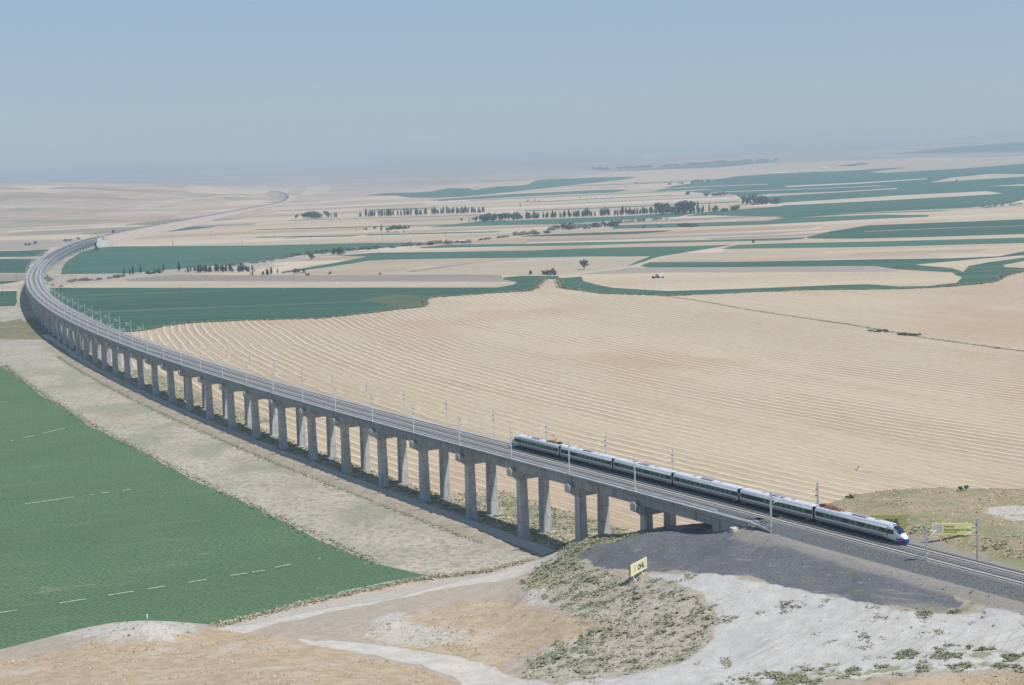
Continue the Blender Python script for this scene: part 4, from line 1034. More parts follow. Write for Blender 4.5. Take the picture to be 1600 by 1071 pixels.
for c in range(6):
    s0, s1 = JO[c], JO[c + 1]
    a = Vector(cl(s0, 2.35)[:3]); b = Vector(cl(s1, 2.35)[:3]); mid = (a + b) / 2; L = (b - a).length
    d = (a - b).normalized()                            # towards the camera end of the train
    T = Matrix((d, Vector((0, 0, 1)).cross(d).normalized(), d.cross(Vector((0, 0, 1)).cross(d).normalized()))).transposed().to_4x4()
    if c == 5: T = T @ Matrix.Rotation(math.pi, 4, 'Z')
    end = c in (0, 5)
    car = empty('carriage'); car.parent = train; car.matrix_local = Matrix.Translation(mid - TR) @ T
    x0 = -L / 2 + .38; x1 = L / 2 - (4.7 if end else .38)
    # shell
    body = body_sec(BW, ZB, ZT)
    mb = MB(); mb.loft([[(x, y, z) for y, z in body] for x in (x0, x0 + .15, x1)])
    if end:
        mb.loft([[(x1 + x, y, z) for y, z in body_sec(*nose_par(x))] for x in (0, .4, .8, 1.2, 1.6, 2.0, 2.4, 2.8, 3.2, 3.6, 3.9, 4.15, 4.35, 4.5, 4.6)])
    sh = mb.build('shell', M['body'], car, smooth=True)
    mb = MB()                                            # roof skin, a little proud of the shell
    rr = [(half_w(z) + .012, z + .004) for z in (3.55, 3.66, 3.76, 3.86, 3.94)] + [(.5, 4.012), (0, 4.016)]
    rr = rr + [(-y, z) for y, z in rr[-2::-1]]
    mb.loft([[(x, y, z) for y, z in rr] for x in (x0 + .3, x1 - .1)], closed=False, caps=False)
    mb.build('roof', M['roof'], car, smooth=True)
    xe = x1 + (1.9 if end else 0)
    for side in (-1, 1):
        f = half_w
        def fx(z, X=0): return half_w(z)
        mb = MB(); patch(mb, [x0 + .25, x1 - .05], [1.92, 2.2, 2.5, 2.8, 2.98], side, .012)
        if end:
            xs = [0, .5, 1.0, 1.5, 1.9]
            for p_, q_ in zip(xs[:-1], xs[1:]):
                zs = [1.95, 2.25, 2.6, 2.95]
                for c_, d_ in zip(zs[:-1], zs[1:]):
                    hw = lambda xx, z: half_w(z, *nose_par(xx)) + .012
                    zt_ = lambda xx, z: z if xx < 1.2 else z - (xx - 1.2) * .25 * (z - 1.95) / 1.0
                    Qd = [(x1 + p_, side * hw(p_, zt_(p_, c_)), zt_(p_, c_)), (x1 + q_, side * hw(q_, zt_(q_, c_)), zt_(q_, c_)), (x1 + q_, side * hw(q_, zt_(q_, d_)), zt_(q_, d_)), (x1 + p_, side * hw(p_, zt_(p_, d_)), zt_(p_, d_))]
                    mb.quad(Qd if side < 0 else Qd[::-1])
        wb = mb.build('window_band', M['band'], car)
        nw = 11; lw = (x1 - x0 - 4.4) / nw
        for k in range(nw):
            if (c in (1, 4) and k in (0, 1, 2)) or (c == 0 and k in (4, 7)) or (c == 3 and k == 6): continue
            mb = MB(); xa = x0 + 2.4 + k * lw; patch(mb, [xa + .24, xa + lw - .18], [2.02, 2.3, 2.6, 2.9], side, .02)
            mb.build('window', M['glass'], car) if side < 0 else None
            if side > 0: 
                if k == 0: far = MB()
                patch(far, [xa + .24, xa + lw - .18], [2.02, 2.3, 2.6, 2.9], side, .02)
        if side > 0: far.build('window_row', M['glass'], car)
        mb = MB()
        for zc in (1.12, 1.27, 1.42): patch(mb, [x0 + .1, x1 - .4 if not end else x1 - .9], [zc, zc + .085], side, .010)
        mb.build('stripe', M['stripe'], car)
        for xd in ((x0 + 1.3,) if end else (x0 + 1.3, x1 - 1.3)):
            mb = MB()
            for e_ in (-.62, .60): patch(mb, [xd + e_, xd + e_ + .035], [.95, 1.5, 2.0, 2.5, 2.95], side, .016)
            patch(mb, [xd - .62, xd + .635], [2.95, 2.985], side, .016)
            mb.box(xd - .5, xd + .5, side * 1.35 - .16, side * 1.35 + .16, .62, .70)
            mb.build('door', M['unit'], car)
    mb = MB(); mb.box(x0 + .2, x1 - .1, -1.28, 1.28, .30, 1.06)
    mb.box(x0 + 3.8, x0 + 8.0, -1.3, 1.3, .28, .8); mb.box(x1 - 9, x1 - 4.4, -1.3, 1.3, .28, .8)
    mb.build('underframe', M['under'], car)
    for xb in (x0 + 3.0, (x1 - 1.4 if end else x1 - 3.0)):
        mb = MB(); bogie(mb, xb); mb.build('bogie', M['under'], car)
    mb = MB(); mb.box(-L / 2 - .42, x0 + .02, -1.18, 1.18, .8, 3.75)
    for k in range(4): mb.box(-L / 2 - .36 + k * .18, -L / 2 - .28 + k * .18, -1.3, 1.3, .75, 3.85)
    if c < 5: mb.build('gangway', M['under'], car)
    mb = MB(); mb.box(-2.2, 2.2, -.75, .75, 3.98, 4.14); mb.box(-1.6, -.3, -.5, .5, 4.14, 4.19); mb.box(.3, 1.6, -.5, .5, 4.14, 4.19)
    mb.box(4.2, 5.4, -.3, .3, 4.0, 4.08); mb.box(-5.6, -4.6, -.3, .3, 4.0, 4.08)
    mb.build('roof_unit', M['unit'], car)
    if end:
        mb = MB()                                        # windscreen
        xs = [1.55, 1.9, 2.3, 2.7, 3.1, 3.45]
        for p_, q_ in zip(xs[:-1], xs[1:]):
            for k in range(-5, 5):
                Qd = []
                for xx, kk in ((p_, k), (q_, k), (q_, k + 1), (p_, k + 1)):
                    wv, zb, zt = nose_par(xx); yy = kk / 5 * wv * .86; zz = zb + (zt - zb) * max(0, 1 - (abs(yy) / wv) ** EX) ** (1 / EX)
                    Qd.append((x1 + xx + .02, yy, zz + .022))
                mb.quad(Qd)
        mb.build('windscreen', M['wind'], car, smooth=True)
        for y0_, y1_ in ((-.72, -.12), (.12, .72)):
            mb = MB(); Qd = []
            for xx, yy in ((1.0, y0_), (1.4, y0_), (1.4, y1_), (1.0, y1_)):
                wv, zb, zt = nose_par(xx); Qd.append((x1 + xx + .01, yy, zb + (zt - zb) * (1 - (abs(yy) / wv) ** EX) ** (1 / EX) + .03))
            mb.quad(Qd); mb.build('headlight', M['wind'], car)
        mb = MB()                                        # blue apron under the nose
        for z0_, z1_, k in ((.30, .62, .86), (.62, .95, .97), (.95, 1.25, 1.012)):
            xs = [2.6, 3.1, 3.6, 4.0, 4.3, 4.5, 4.62]
            R1 = []
            for xx in xs: R1.append((x1 + xx - (.06 if z0_ < .5 else 0), nose_par(xx)[0] * k + .01))
            tip = [(x1 + 4.66 - (.1 if z0_ < .5 else 0), 0)]
            out = R1 + tip + [(x, -y) for x, y in R1[::-1]]
            for p_, q_ in zip(out[:-1], out[1:]):
                mb.quad([(p_[0], p_[1], z0_), (q_[0], q_[1], z0_), (q_[0], q_[1], z1_), (p_[0], p_[1], z1_)][::-1])
        mb.build('apron', M['blue'], car)
        for sy in (-1, 1):
            mb = MB()
            for p_, q_ in ((3.55, 3.9), (3.9, 4.25), (4.25, 4.5)):
                hw = lambda xx, z: half_w(z, *nose_par(xx)) + .03
                Qd = [(x1 + p_, sy * hw(p_, 1.27), 1.27), (x1 + q_ + .02, sy * hw(q_, 1.27), 1.27), (x1 + q_ + .02, sy * hw(q_, 1.42), 1.42), (x1 + p_, sy * hw(p_, 1.46), 1.46)]
                mb.quad(Qd if sy < 0 else Qd[::-1])
            mb.build('marker_light', M['red'], car)
        mb = MB()                                        # red operator mark by the cab door
        for yy in (-1,):
            patch(mb, [x1 - .1, x1 + .35], [1.5, 1.75], yy, .03); patch(mb, [x1 + .05, x1 + .5], [1.75, 1.95], yy, .03); patch(mb, [x1 - .05, x1 + .2], [1.95, 2.02], yy, .03)
        mb.build('mark', M['red'], car)
        mb = MB()
        for xx in (x1 - 2.6, x1 - 1.2, x1 - .45): patch(mb, [xx, xx + .04], [.95, 1.5, 2.0] , -1, .017); patch(mb, [xx, xx + .04], [.95, 1.5, 2.0], 1, .017)
        mb.build('cab_door', M['unit'], car)
    if c in (0, 5):
        mb = MB(); xp = x0 + 4.4
        for sy in (-.55, .55): mb.box(xp - 3.2, xp + 3.0, sy - .06, sy + .06, 4.03, 4.2)
        for xx in (-3.0, -1.4, .2, 1.6, 2.8): mb.box(xp + xx - .08, xp + xx + .08, -.7, .7, 4.1, 4.26)
        for xx, yy in ((-2.4, .3), (-2.4, -.3), (1.0, .35), (1.0, -.35), (-.6, .4), (-.6, -.4)): mb.bar((xp + xx, yy, 4.0), (xp + xx, yy, 4.55), .09, 8)
        up_ = c == 5
        k1 = (xp - 1.6, 0, 4.7 if not up_ else 5.3)
        for sy in (-.4, .4):
            mb.bar((xp + .4, sy, 4.3), (xp - 1.6, sy * .6, k1[2]), .05, 6)
            mb.bar((xp - 1.6, sy * .6, k1[2]), (xp + .6, sy * .5, 4.75 if not up_ else 6.0), .04, 6)
        mb.bar((xp + .6, -.8, 4.78 if not up_ else 6.02), (xp + .6, .8, 4.78 if not up_ else 6.02), .05, 6)
        mb.bar((xp + .85, -.8, 4.78 if not up_ else 6.02), (xp + .85, .8, 4.78 if not up_ else 6.02), .05, 6)
        mb.build('pantograph', M['panto'], car)
        mb = MB()
        for xx in (-3.6, -2.9): mb.box(xp + xx - .2, xp + xx + .2, -.5, .5, 4.0, 4.5)
        mb.build('roof_unit', M['dark'], car)

# ------------------------------------------------------------------ signs
M['yellow'] = plain('yellow sign sheet', (.84, .80, .46), .5, .3, var=.05)
M['yellow2'] = plain('dull yellow sign sheet', (.43, .43, .15), .55, .3, var=.06)  # darker, greener yellow for the board half hidden by the train
M['ink'] = plain('navy lettering', (.02, .035, .13), .5, .3, var=.05)
M['ink2'] = plain('grey lettering', (.13, .13, .12), .5, .3, var=.05)
M['emblem'] = plain('pale emblem', (.62, .60, .66), .5, .3, var=.1, scale=6)
M['pink'] = plain('pink emblem', (.62, .42, .46), .5, .3, var=.12, scale=6)
M['white'] = plain('white paint', (.78, .78, .76), .5, .4, var=.06)
def text(name, body, size, m_, parent, x, z, y, bold=0.0, sx=1.0):
    cu = bpy.data.curves.new(name, 'FONT'); cu.body = body; cu.size = size; cu.extrude = .01; cu.offset = bold
    cu.align_x = 'LEFT'; cu.resolution_u = 3
    o = bpy.data.objects.new(name, cu); COL.objects.link(o); o.parent = parent; cu.materials.append(m_)
    bpy.context.view_layer.update()
    me = bpy.data.meshes.new_from_object(o.evaluated_get(bpy.context.evaluated_depsgraph_get()))
    bpy.data.objects.remove(o); o = bpy.data.objects.new(name, me); COL.objects.link(o); o.parent = parent
    if not me.materials: me.materials.append(m_)
    o.location = (x, y, z); o.rotation_euler = (math.pi / 2, 0, 0); o.scale = (sx, 1, 1); return o
# local frame: x along the board (reader's left to right), -y towards the reader
p0 = hpt(990.3, 909.5); p1 = hpt(1005.5, 901.5)
ax = Vector(p1[:2]) - Vector(p0[:2]); rz = math.atan2(ax.y, ax.x); sep = 4.3; rz = 1.0; p1 = np.array((p0[0] + sep * math.cos(rz), p0[1] + sep * math.sin(rz))); dz1 = hz(p1[0], p1[1]) - p0[2]
sg = empty('billboard', tuple(p0), rz); tag(sg, 'yellow billboard with blue OHL lettering on white trestle legs beside the gravel lot', 'billboard')
bw_, bh, bz = 8.2, 2.75, 1.6; bx = -1.55
mb = MB(); mb.box(bx, bx + bw_, -.12, .12, bz, bz + bh); mb.build('board', M['yellow'], sg)
mb = MB(); mb.box(bx - .06, bx + bw_ + .06, .13, .30, bz - .04, bz + bh + .04); mb.build('frame', M['ink2'], sg)
for k in (0, sep):
    mb = MB(); mb.box(k - .09, k + .09, -.09, .09, .9, bz)
    for dx, dy in ((-.45, -1.0), (.45, -1.0), (0, 1.2)): mb.bar((k, 0, 1.05), (k + dx, dy, -.3 + (dz1 if k else 0)), .08, 6)
    mb.build('leg', M['white'], sg)
text('lettering', 'OHL', 1.75, M['ink'], sg, bx + bw_ * .40, bz + .78, -.135, .07, 1.0)
mb = MB()
for k in range(9):
    a0 = k / 9 * 2 * math.pi
    mb.box(bx + bw_ * .25 + .32 * math.cos(a0) - .1, bx + bw_ * .25 + .32 * math.cos(a0) + .1, -.140, -.128, bz + 1.45 + .75 * math.sin(a0) - .16, bz + 1.45 + .75 * math.sin(a0) + .16)
mb.box(bx + bw_ * .25 - .12, bx + bw_ * .25 + .12, -.141, -.125, bz + .9, bz + 1.95)
mb.build('emblem', M['pink'], sg)
# billboard beyond the tracks
p0 = hpt(1470, 846.5); p1 = hpt(1506, 847.5)
def flat_dir(p0, p1):
    v = Vector(p1[:2]) - Vector(p0[:2]); return v
dz = min(p0[2], p1[2]); v = flat_dir(p0, p1); L = 36 / FPX * p0[1]
v = Vector((L, -1.0)); rz = math.atan2(v.y, v.x)
sg = empty('billboard', (p0[0], p0[1], p0[2]), rz); tag(sg, 'yellow billboard with grey text and a pale emblem between two catenary masts', 'billboard')
bx, bw_, bz, bh = -13.3 / FPX * p0[1], 61 / FPX * p0[1], 1.55, 2.62
mb = MB(); mb.box(bx, bx + bw_, -.1, .1, bz, bz + bh); mb.build('board', plain('lemon sign sheet', (.93, .88, .34), .5, .3, var=.05), sg)
for k in (0, L):
    mb = MB(); mb.box(k - .13, k + .13, .1, .36, -.6, bz + bh - .3); mb.build('leg', M['white'], sg)
text('lettering', 'Yüklenici', .62, M['ink2'], sg, bx + bw_ * .29, bz + 1.72, -.112, .008)
text('lettering', 'Obrascón Huarte Lain | Alarko', .60, M['ink2'], sg, bx + bw_ * .29, bz + 1.03, -.112, .008, .80)
text('lettering', 'Ankara Eskişehir', .42, M['ink2'], sg, bx + bw_ * .29, bz + .50, -.112, .0)
mb = MB(); mb.box(bx + bw_ * .285, bx + bw_ * .71, -.115, -.105, bz + .88, bz + .92); mb.build('rule', M['ink2'], sg)
mb = MB(); mb.box(bx + .35, bx + 2.1, -.115, -.1, bz + .55, bz + 2.3); mb.build('emblem', M['emblem'], sg)
# billboard half hidden by the train
q = hpt(1416, 833); x_, y_ = q[0], q[1]; zq = q[2]
pr = hpt(1417, 829)
sg = empty('billboard', (pr[0] + .3, pr[1] + 1.5, pr[2] - 1.25), math.atan2(-.8, 8.5)); tag(sg, 'yellow billboard partly hidden behind the nose of the train, tops of dark letters showing', 'billboard')
bw_, bh, bz = 8.6, 2.9, 1.6
mb = MB(); mb.box(-bw_, 0, -.1, .1, bz, bz + bh); mb.build('board', M['yellow2'], sg)
for k in (-bw_ + 2, -2):
    mb = MB(); mb.box(k - .13, k + .13, .1, .36, -.3, bz + bh - .3); mb.build('leg', M['white'], sg)
text('lettering', 'OHL', 1.75, M['ink'], sg, -4.9, bz + .75, -.112, .06, .95)

# survey and boundary posts
def post(px, py, hgt, r, lab):
    q = hpt(px, py); mb = MB(); mb.bar((0, 0, -.3), (0, 0, hgt * .92), r, 8); mb.bar((0, 0, hgt * .92), (0, 0, hgt), r, 8, r2=r * .5); mb.box(-r * 1.6, r * 1.6, -r * 1.6, r * 1.6, -.3, .08)
    o = mb.build('marker_post', M['white'], smooth=False); o.location = q; tag(o, lab, 'marker post')
post(230, 967, 1.15, .21, 'short white marker post on top of the chalk mound')
q = gpt(1342, 735); mb = MB(); mb.box(-.9, .9, -.9, .9, 0, .35); mb.bar((0, 0, .3), (0, 0, 1.5), .42, 8); mb.bar((0, 0, 1.5), (0, 0, 1.7), .5, 8)
o = mb.build('concrete_stump', M['white_conc']); o.location = (q[0], q[1], 0); tag(o, 'small pale round concrete stump standing alone in the harvested field', 'concrete stump')
for px, py, lab in ((272, 506, 'small white post at the edge of the bend field, left end'), (444, 453, 'small white post in the green field beside the pale strip'), (167, 660, 'thin white post on the rim of the green crop field')):
    q = gpt(px, py); mb = MB(); mb.bar((0, 0, -.2), (0, 0, 1.6 if py < 600 else 1.2), .18 if py < 600 else .1, 8); mb.box(-.22, .22, -.22, .22, -.2, .2)
    o = mb.build('marker_post', M['white']); o.location = (q[0], q[1], 0); tag(o, lab, 'marker post')

# irrigation pipes lying in the crop
def pipe_line(a, b, lab, frac):
    A = np.append(gpt(*a), .25); B = np.append(gpt(*b), .25); L = np.linalg.norm(B - A); d = (B - A) / L
    e0 = empty('irrigation_line', (A[0], A[1], 0)); t = 0
    while t < L:
        ln = random.choice((1.2, 2, 3, 5)); e = min(L, t + ln)
        if random.random() < frac:
            z = .62; p, q = A + d * t, A + d * (e - .3); mb = MB(); mb.bar((p[0] - A[0], p[1] - A[1], z), (q[0] - A[0], q[1] - A[1], z), .06, 6)
            mb.build('pipe', M['white'], e0)
        t = e
        if random.random() < .35: t += random.uniform(1, 6)
    tag(e0, lab, 'irrigation line', 'irrigation lines in the green crop field')
pipe_line((-30, 966), (416, 894), 'white irrigation pipe line crossing the lower green crop field from the left edge', .8)
pipe_line((-10, 797), (228, 764), 'white irrigation pipe line in the middle of the green crop field', .75)
pipe_line((14, 692), (120, 667), 'short white irrigation pipe line in the upper green crop field', .8)
pipe_line((420, 892), (520, 872), 'faint white irrigation pipe line near the right rim of the green crop field', .8)
pipe_line((498, 936), (618, 911), 'white irrigation pipe line along the dirt road', .7)

# ------------------------------------------------------------------ trees, bushes, poles, buildings
def leafmat(name, a, b, c):
    n = NT(name, .8, .15)
    base = n.mix(n.mapr(n.noise(.55, 3), .35, .65), a, b)
    base = n.mix(n.mapr(n.noise(2.4, 2), .5, .75, 0, .7), base, c)
    k = n.math('MULTIPLY_ADD', n.rnd(), .5, .75)
    g = n.new('ShaderNodeCombineColor')
    for i in range(3): n.t.links.new(k, g.inputs[i])
    n.col(n.mix(1.0, base, g.outputs[0], 'MULTIPLY')); return n.m
M['leaf'] = leafmat('broad leaves', (.065, .105, .055), (.105, .145, .075), (.14, .17, .09))
M['poplar'] = leafmat('poplar leaves', (.060, .092, .058), (.09, .122, .074), (.12, .142, .085))
M['olive'] = leafmat('dusty scrub leaves', (.22, .23, .17), (.29, .29, .22), (.16, .175, .12))
M['bark'] = plain('bark', (.16, .13, .10), .9, .1, var=.3)
def crown_mesh(name, blobs, n, leaf, mat, seed):
    """leaf-sized faces scattered through several clumps (cx,cy,cz,rx,ry,rz)"""
    g = np.random.default_rng(seed); vol = np.array([b[3] * b[4] * b[5] for b in blobs]) ** .8; vol = vol / vol.sum()
    bi = g.choice(len(blobs), n, p=vol); B = np.array(blobs)[bi]
    d = g.normal(size=(n, 3)); d /= np.linalg.norm(d, axis=1)[:, None]
    r = g.random(n) ** .45
    c = B[:, :3] + d * r[:, None] * B[:, 3:]
    nrm = d + g.normal(size=(n, 3)) * .7; nrm /= np.linalg.norm(nrm, axis=1)[:, None]
    t = np.cross(nrm, g.normal(size=(n, 3))); t /= np.linalg.norm(t, axis=1)[:, None]; b_ = np.cross(nrm, t)
    s = leaf * (.6 + .8 * g.random(n))[:, None]
    V = np.stack((c - t * s - b_ * s * .6, c + t * s - b_ * s * .5, c + t * s * .8 + b_ * s * .7, c - t * s * .7 + b_ * s * .6), 1).reshape(-1, 3)
    V[:, 2] = np.maximum(V[:, 2], .02)
    return np_mesh(name, V, np.arange(4 * n).reshape(-1, 4), [mat], smooth=False)
def trunk_mesh(mb, h, r, limbs=4, seed=1):
    g = random.Random(seed); p = Vector((0, 0, -.4)); k = 4; pts_ = [p]
    for i in range(k): p = p + Vector((g.uniform(-.05, .05) * h, g.uniform(-.05, .05) * h, (h + .4) / k)); pts_.append(p)
    for i in range(k): mb.bar(pts_[i], pts_[i + 1], r * (1 - .2 * i), 7, r2=r * (1 - .2 * (i + 1)))
    for i in range(limbs):
        a = g.uniform(0, 6.28); q = pts_[2].lerp(pts_[4], g.random()); e = q + Vector((math.cos(a), math.sin(a), 1.0)) * h * g.uniform(.25, .45)
        mb.bar(q, e, r * .45, 5, r2=r * .15)
def proto(name, blobs, n, leaf, mat, h, r, seed):
    """a unit plant as thing > trunk, crown; hidden below ground until copied"""
    me = crown_mesh(name + ' crown', blobs, n, leaf, mat, seed); mb = MB(); trunk_mesh(mb, h, r, seed=seed); tm = mb.mesh(name + ' trunk', M['bark'])
    return me, tm
def poplar_blobs(g, h):
    return [(g.uniform(-.25, .25), g.uniform(-.25, .25), h * t, w_ * g.uniform(.8, 1.2), w_ * g.uniform(.8, 1.2), h * .13) for t, w_ in ((.22, .9), (.38, 1.25), (.55, 1.2), (.72, .9), (.88, .5))]
def round_blobs(g, h, wd, low=.35):
    out = [(0, 0, h * .62, wd * .55, wd * .55, h * .3)]
    for i in range(7):
        a = i * 2.4 + g.uniform(0, 1); rr = wd * g.uniform(.35, .62)
        out.append((rr * math.cos(a), rr * math.sin(a), h * g.uniform(low, .82), wd * g.uniform(.28, .42), wd * g.uniform(.28, .42), h * g.uniform(.14, .22)))
    return out
def bush_blobs(g, h, wd):
    return [(g.uniform(-.6, .6) * wd, g.uniform(-.6, .6) * wd, h * g.uniform(.25, .6), wd * g.uniform(.3, .5), wd * g.uniform(.3, .5), h * g.uniform(.25, .42)) for _ in range(6)]
gg = random.Random(3)
PR = {}
for k in range(3):
    PR['poplar', k] = proto('poplar', poplar_blobs(gg, 10), 210, .42, M['poplar'], 4.5, .16, 10 + k)
    PR['tree', k] = proto('tree', round_blobs(gg, 10, 5.2, .22), 330, .62, M['leaf'], 5.0, .28, 20 + k)
    PR['bush', k] = proto('bush', bush_blobs(gg, 10, 9), 220, .95, M['leaf'], 4.0, .3, 30 + k)
    PR['scrub', k] = proto('scrub', bush_blobs(gg, 10, 10), 220, .95, M['olive'], 4.0, .25, 40 + k)
PLN = {'poplar': 'poplar_tree', 'tree': 'broadleaf_tree', 'bush': 'bush', 'scrub': 'scrub_bush'}
CAT = {'poplar': 'tree', 'tree': 'tree', 'bush': 'bush', 'scrub': 'bush'}
def plant(kind, x, y, z, h, label, group=None, wide=1.0, k=None):
    k = random.randrange(3) if k is None else k; cm, tm = PR[kind, k]
    e = empty(PLN[kind], (x, y, z), random.uniform(0, 6.28)); sc = h / 10.0
    e.scale = (sc * wide * random.uniform(.9, 1.1), sc * wide * random.uniform(.9, 1.1), sc)
    for nm, me in (('trunk', tm), ('crown', cm)):
        o = bpy.data.objects.new(nm, me); COL.objects.link(o); o.parent = e
    tag(e, label, CAT[kind], group); return e
def row(kind, pts, n, hp, label, group, jx=.25, jy=3.0, wide=1.0, hv=.25):
    """n plants along a line of photograph points, hp = height in photo pixels"""
    P = [gpt(*p) for p in pts]; L = np.concatenate(([0], np.cumsum([np.linalg.norm(b - a) for a, b in zip(P[:-1], P[1:])])))
    for i in range(n):
        t = (i + .5 + random.uniform(-jx, jx)) / n * L[-1]; j = min(np.searchsorted(L, t, 'right') - 1, len(P) - 2)
        q = P[j] + (P[j + 1] - P[j]) * (t - L[j]) / (L[j + 1] - L[j]); q = q + np.array((random.uniform(-jy, jy), random.uniform(-jy, jy) * 2))
        hh = (hp if not isinstance(hp, tuple) else random.uniform(*hp)) * q[1] / FPX * random.uniform(1 - hv, 1 + hv)
        kd = kind if isinstance(kind, str) else random.choice(kind)
        plant(kd, q[0], q[1], float(zg(q[0], q[1])) - .2, hh, label, group, wide)
def one(kind, px, py, hp, label, group=None, wide=1.0, near=False):
    q = hpt(px, py) if near else np.append(gpt(px, py), 0)
    z = q[2] if near else float(zg(q[0], q[1]))
    return plant(kind, q[0], q[1], z - .15, hp * q[1] / FPX, label, group, wide)

# a tree and shrubs that stand alone
one('tree', 913, 421.5, 16.5, 'lone round green tree standing beside the dirt track in the pale field')
one('bush', 853, 430, 10, 'left half of the green thicket beside the neck of the harvested field', None, .8)
one('bush', 863, 430, 12.5, 'right taller half of the green thicket beside the neck of the harvested field', None, .8)
one('tree', 829, 430.5, 8.5, 'small forked green shrub left of the thicket', None, .8)
one('tree', 1177, 380.5, 6, 'small dark tree where the dirt track meets the green strip', None, .9)
one('tree', 151, 392.5, 8.5, 'round dark tree in front of the far end of the viaduct', None, 1.0)
one('bush', 44, 384, 6, 'left of two round dark bushes beyond the viaduct at the left edge')
one('tree', 55, 382.5, 6, 'right of two round dark bushes beyond the viaduct at the left edge', None, 1.2)
one('bush', 107, 377.5, 6, 'dark bush behind the far bend of the viaduct', None, 1.2)
one('bush', 122, 374.5, 4, 'low bush behind the far bend of the viaduct near the abutment', None, 1.4)
one('bush', 1329, 779, 9.5, 'dark green shrub at the rim of the knoll behind the train', None, .95, True)
one('tree', 1501, 767, 8.5, 'left clump of the spreading shrub on the rim of the knoll', None, 1.2, True)
one('tree', 1510, 766, 9.5, 'right clump of the spreading shrub on the rim of the knoll', None, .9, True)
for xa, xb, yy_, n_b, lab, gr in ((1359, 1386, 518, 7, 'low dark green bush of the left thicket in the grassy field margin', 'left thicket in the field margin'), (1405, 1435, 523.5, 8, 'low dark green bush of the right thicket in the grassy field margin', 'right thicket in the field margin'), (1548, 1562, 543.5, 3, 'low dull bush of the small thicket at the right end of the field margin', 'small thicket at the right end of the field margin')):
    row('bush', [(xa, yy_), (xb, yy_ + 1)], n_b, (3.6, 5.2) if n_b > 3 else (2, 3), lab, gr, .3, 1.2, 1.5)
# rows of poplars and clumps across the valley
row('tree', [(463, 343), (476, 342)], 2, 9, 'one of two small round trees left of the dense grove', 'pair of trees left of the grove', .05)
row(('poplar', 'tree'), [(481, 342), (507, 341.3)], 13, 10, 'tree of the dense short grove in the left middle distance', 'dense grove in the left middle distance', .3, 9, 1.2)
row('poplar', [(514, 341), (528, 340.5)], 6, 9, 'thin tree of the small group right of the dense grove', 'small tree group right of the dense grove', .3, 5)
row('poplar', [(562, 339.3), (640, 337), (700, 334.5), (762, 332.5)], 92, (8, 11.5), 'thin poplar in the long farther row across the plain', 'long farther poplar row', .4, 10, 1.3)
row(('poplar', 'tree'), [(749, 346), (802, 344)], 26, (9, 14), 'tree of the dark wood at the left end of the nearer poplar row', 'dark wood at the left end of the poplar row', .4, 16, 1.2)
row('poplar', [(800, 343.5), (870, 340.5), (950, 337), (1042, 333)], 118, (8, 12), 'dark poplar in the long nearer row across the plain', 'long nearer poplar row', .4, 10, 1.5)
row(('tree', 'poplar'), [(1042, 336), (1078, 334)], 18, (15, 19), 'tall tree of the wood at the right end of the poplar row', 'tall wood at the right end of the poplar row', .4, 16, 1.1)
row(('tree', 'poplar'), [(1080, 334), (1107, 331.5)], 9, (8, 13), 'tree trailing right of the tall wood', 'trees trailing right of the tall wood', .4, 12, 1.1)
row(('tree', 'bush'), [(1110, 332), (1160, 328)], 9, (6, 10), 'bushy tree on the green strip right of the tall wood', 'bushy trees right of the tall wood', .4, 10, 1.2)
row('tree', [(1162, 321), (1172, 320)], 3, 17, 'tall tree at the left of the right-hand grove', 'tall trees of the right-hand grove', .2, 10, 1.0)
row(('tree', 'bush'), [(1178, 321), (1210, 319)], 8, (10, 15), 'bushy tree of the right-hand grove by the pale strip', 'bushy trees of the right-hand grove', .4, 14, 1.2)
row(('scrub', 'bush', 'tree'), [(860, 359.5), (905, 357), (958, 354)], 24, (6, 10), 'grey green bush in the belt between the middle fields', 'bush belt between the middle fields', .4, 14, 1.1)
row('scrub', [(800, 369), (838, 363)], 9, (4, 9), 'grey bush at the left end of the middle bush belt', 'bushes left of the middle bush belt', .4, 8, 1.2)
row('scrub', [(960, 349), (1040, 343)], 12, (3, 5.5), 'low grey bush on the bare bank below the wood', 'low bushes on the bare bank below the wood', .4, 9, 1.4)
row('bush', [(1056, 355), (1090, 354)], 7, (4, 7), 'dark bush standing on the narrow green strip', 'dark bushes on the narrow green strip', .4, 8, 1.1)
one('bush', 1006, 357, 5, 'single dark bush at the left end of the narrow green strip'); one('bush', 1031, 355.5, 3.5, 'smaller single bush on the narrow green strip')
one('bush', 572, 359.5, 4.5, 'round bush left in the harvested strip, first of two'); one('bush', 586, 357.5, 4.5, 'round bush in the harvested strip, second of two')
one('poplar', 596, 362, 12, 'single thin dark poplar beside the small thicket'); 
row('bush', [(603, 360), (637, 357)], 11, (4.5, 7.5), 'dark bush of the small thicket right of the thin poplar', 'small thicket right of the thin poplar', .4, 8, 1.1)
for px, py, hh in ((606, 364, 3.5), (619, 364, 3), (631, 364, 3.5)): one('tree', px, py, hh, 'tiny tree in the stubble below the small thicket', 'tiny trees below the small thicket')
for px, py, hh in ((721, 345.5, 5), (739, 345, 5), (733, 347, 3)): one('tree', px, py, hh, 'small dark tree in the stubble left of the dark wood', 'small trees left of the dark wood')
row('scrub', [(335, 419), (400, 410), (450, 402), (520, 394)], 34, (3, 6), 'pale grey scrub along the winding strip between green fields', 'pale scrub along the winding strip, left part', .4, 10, 1.4)
row(('scrub', 'bush'), [(470, 399), (530, 392), (600, 388), (660, 383), (735, 379)], 36, (4, 8), 'grey scrub along the winding strip in the middle distance', 'grey scrub along the winding strip, right part', .4, 8, 1.3)
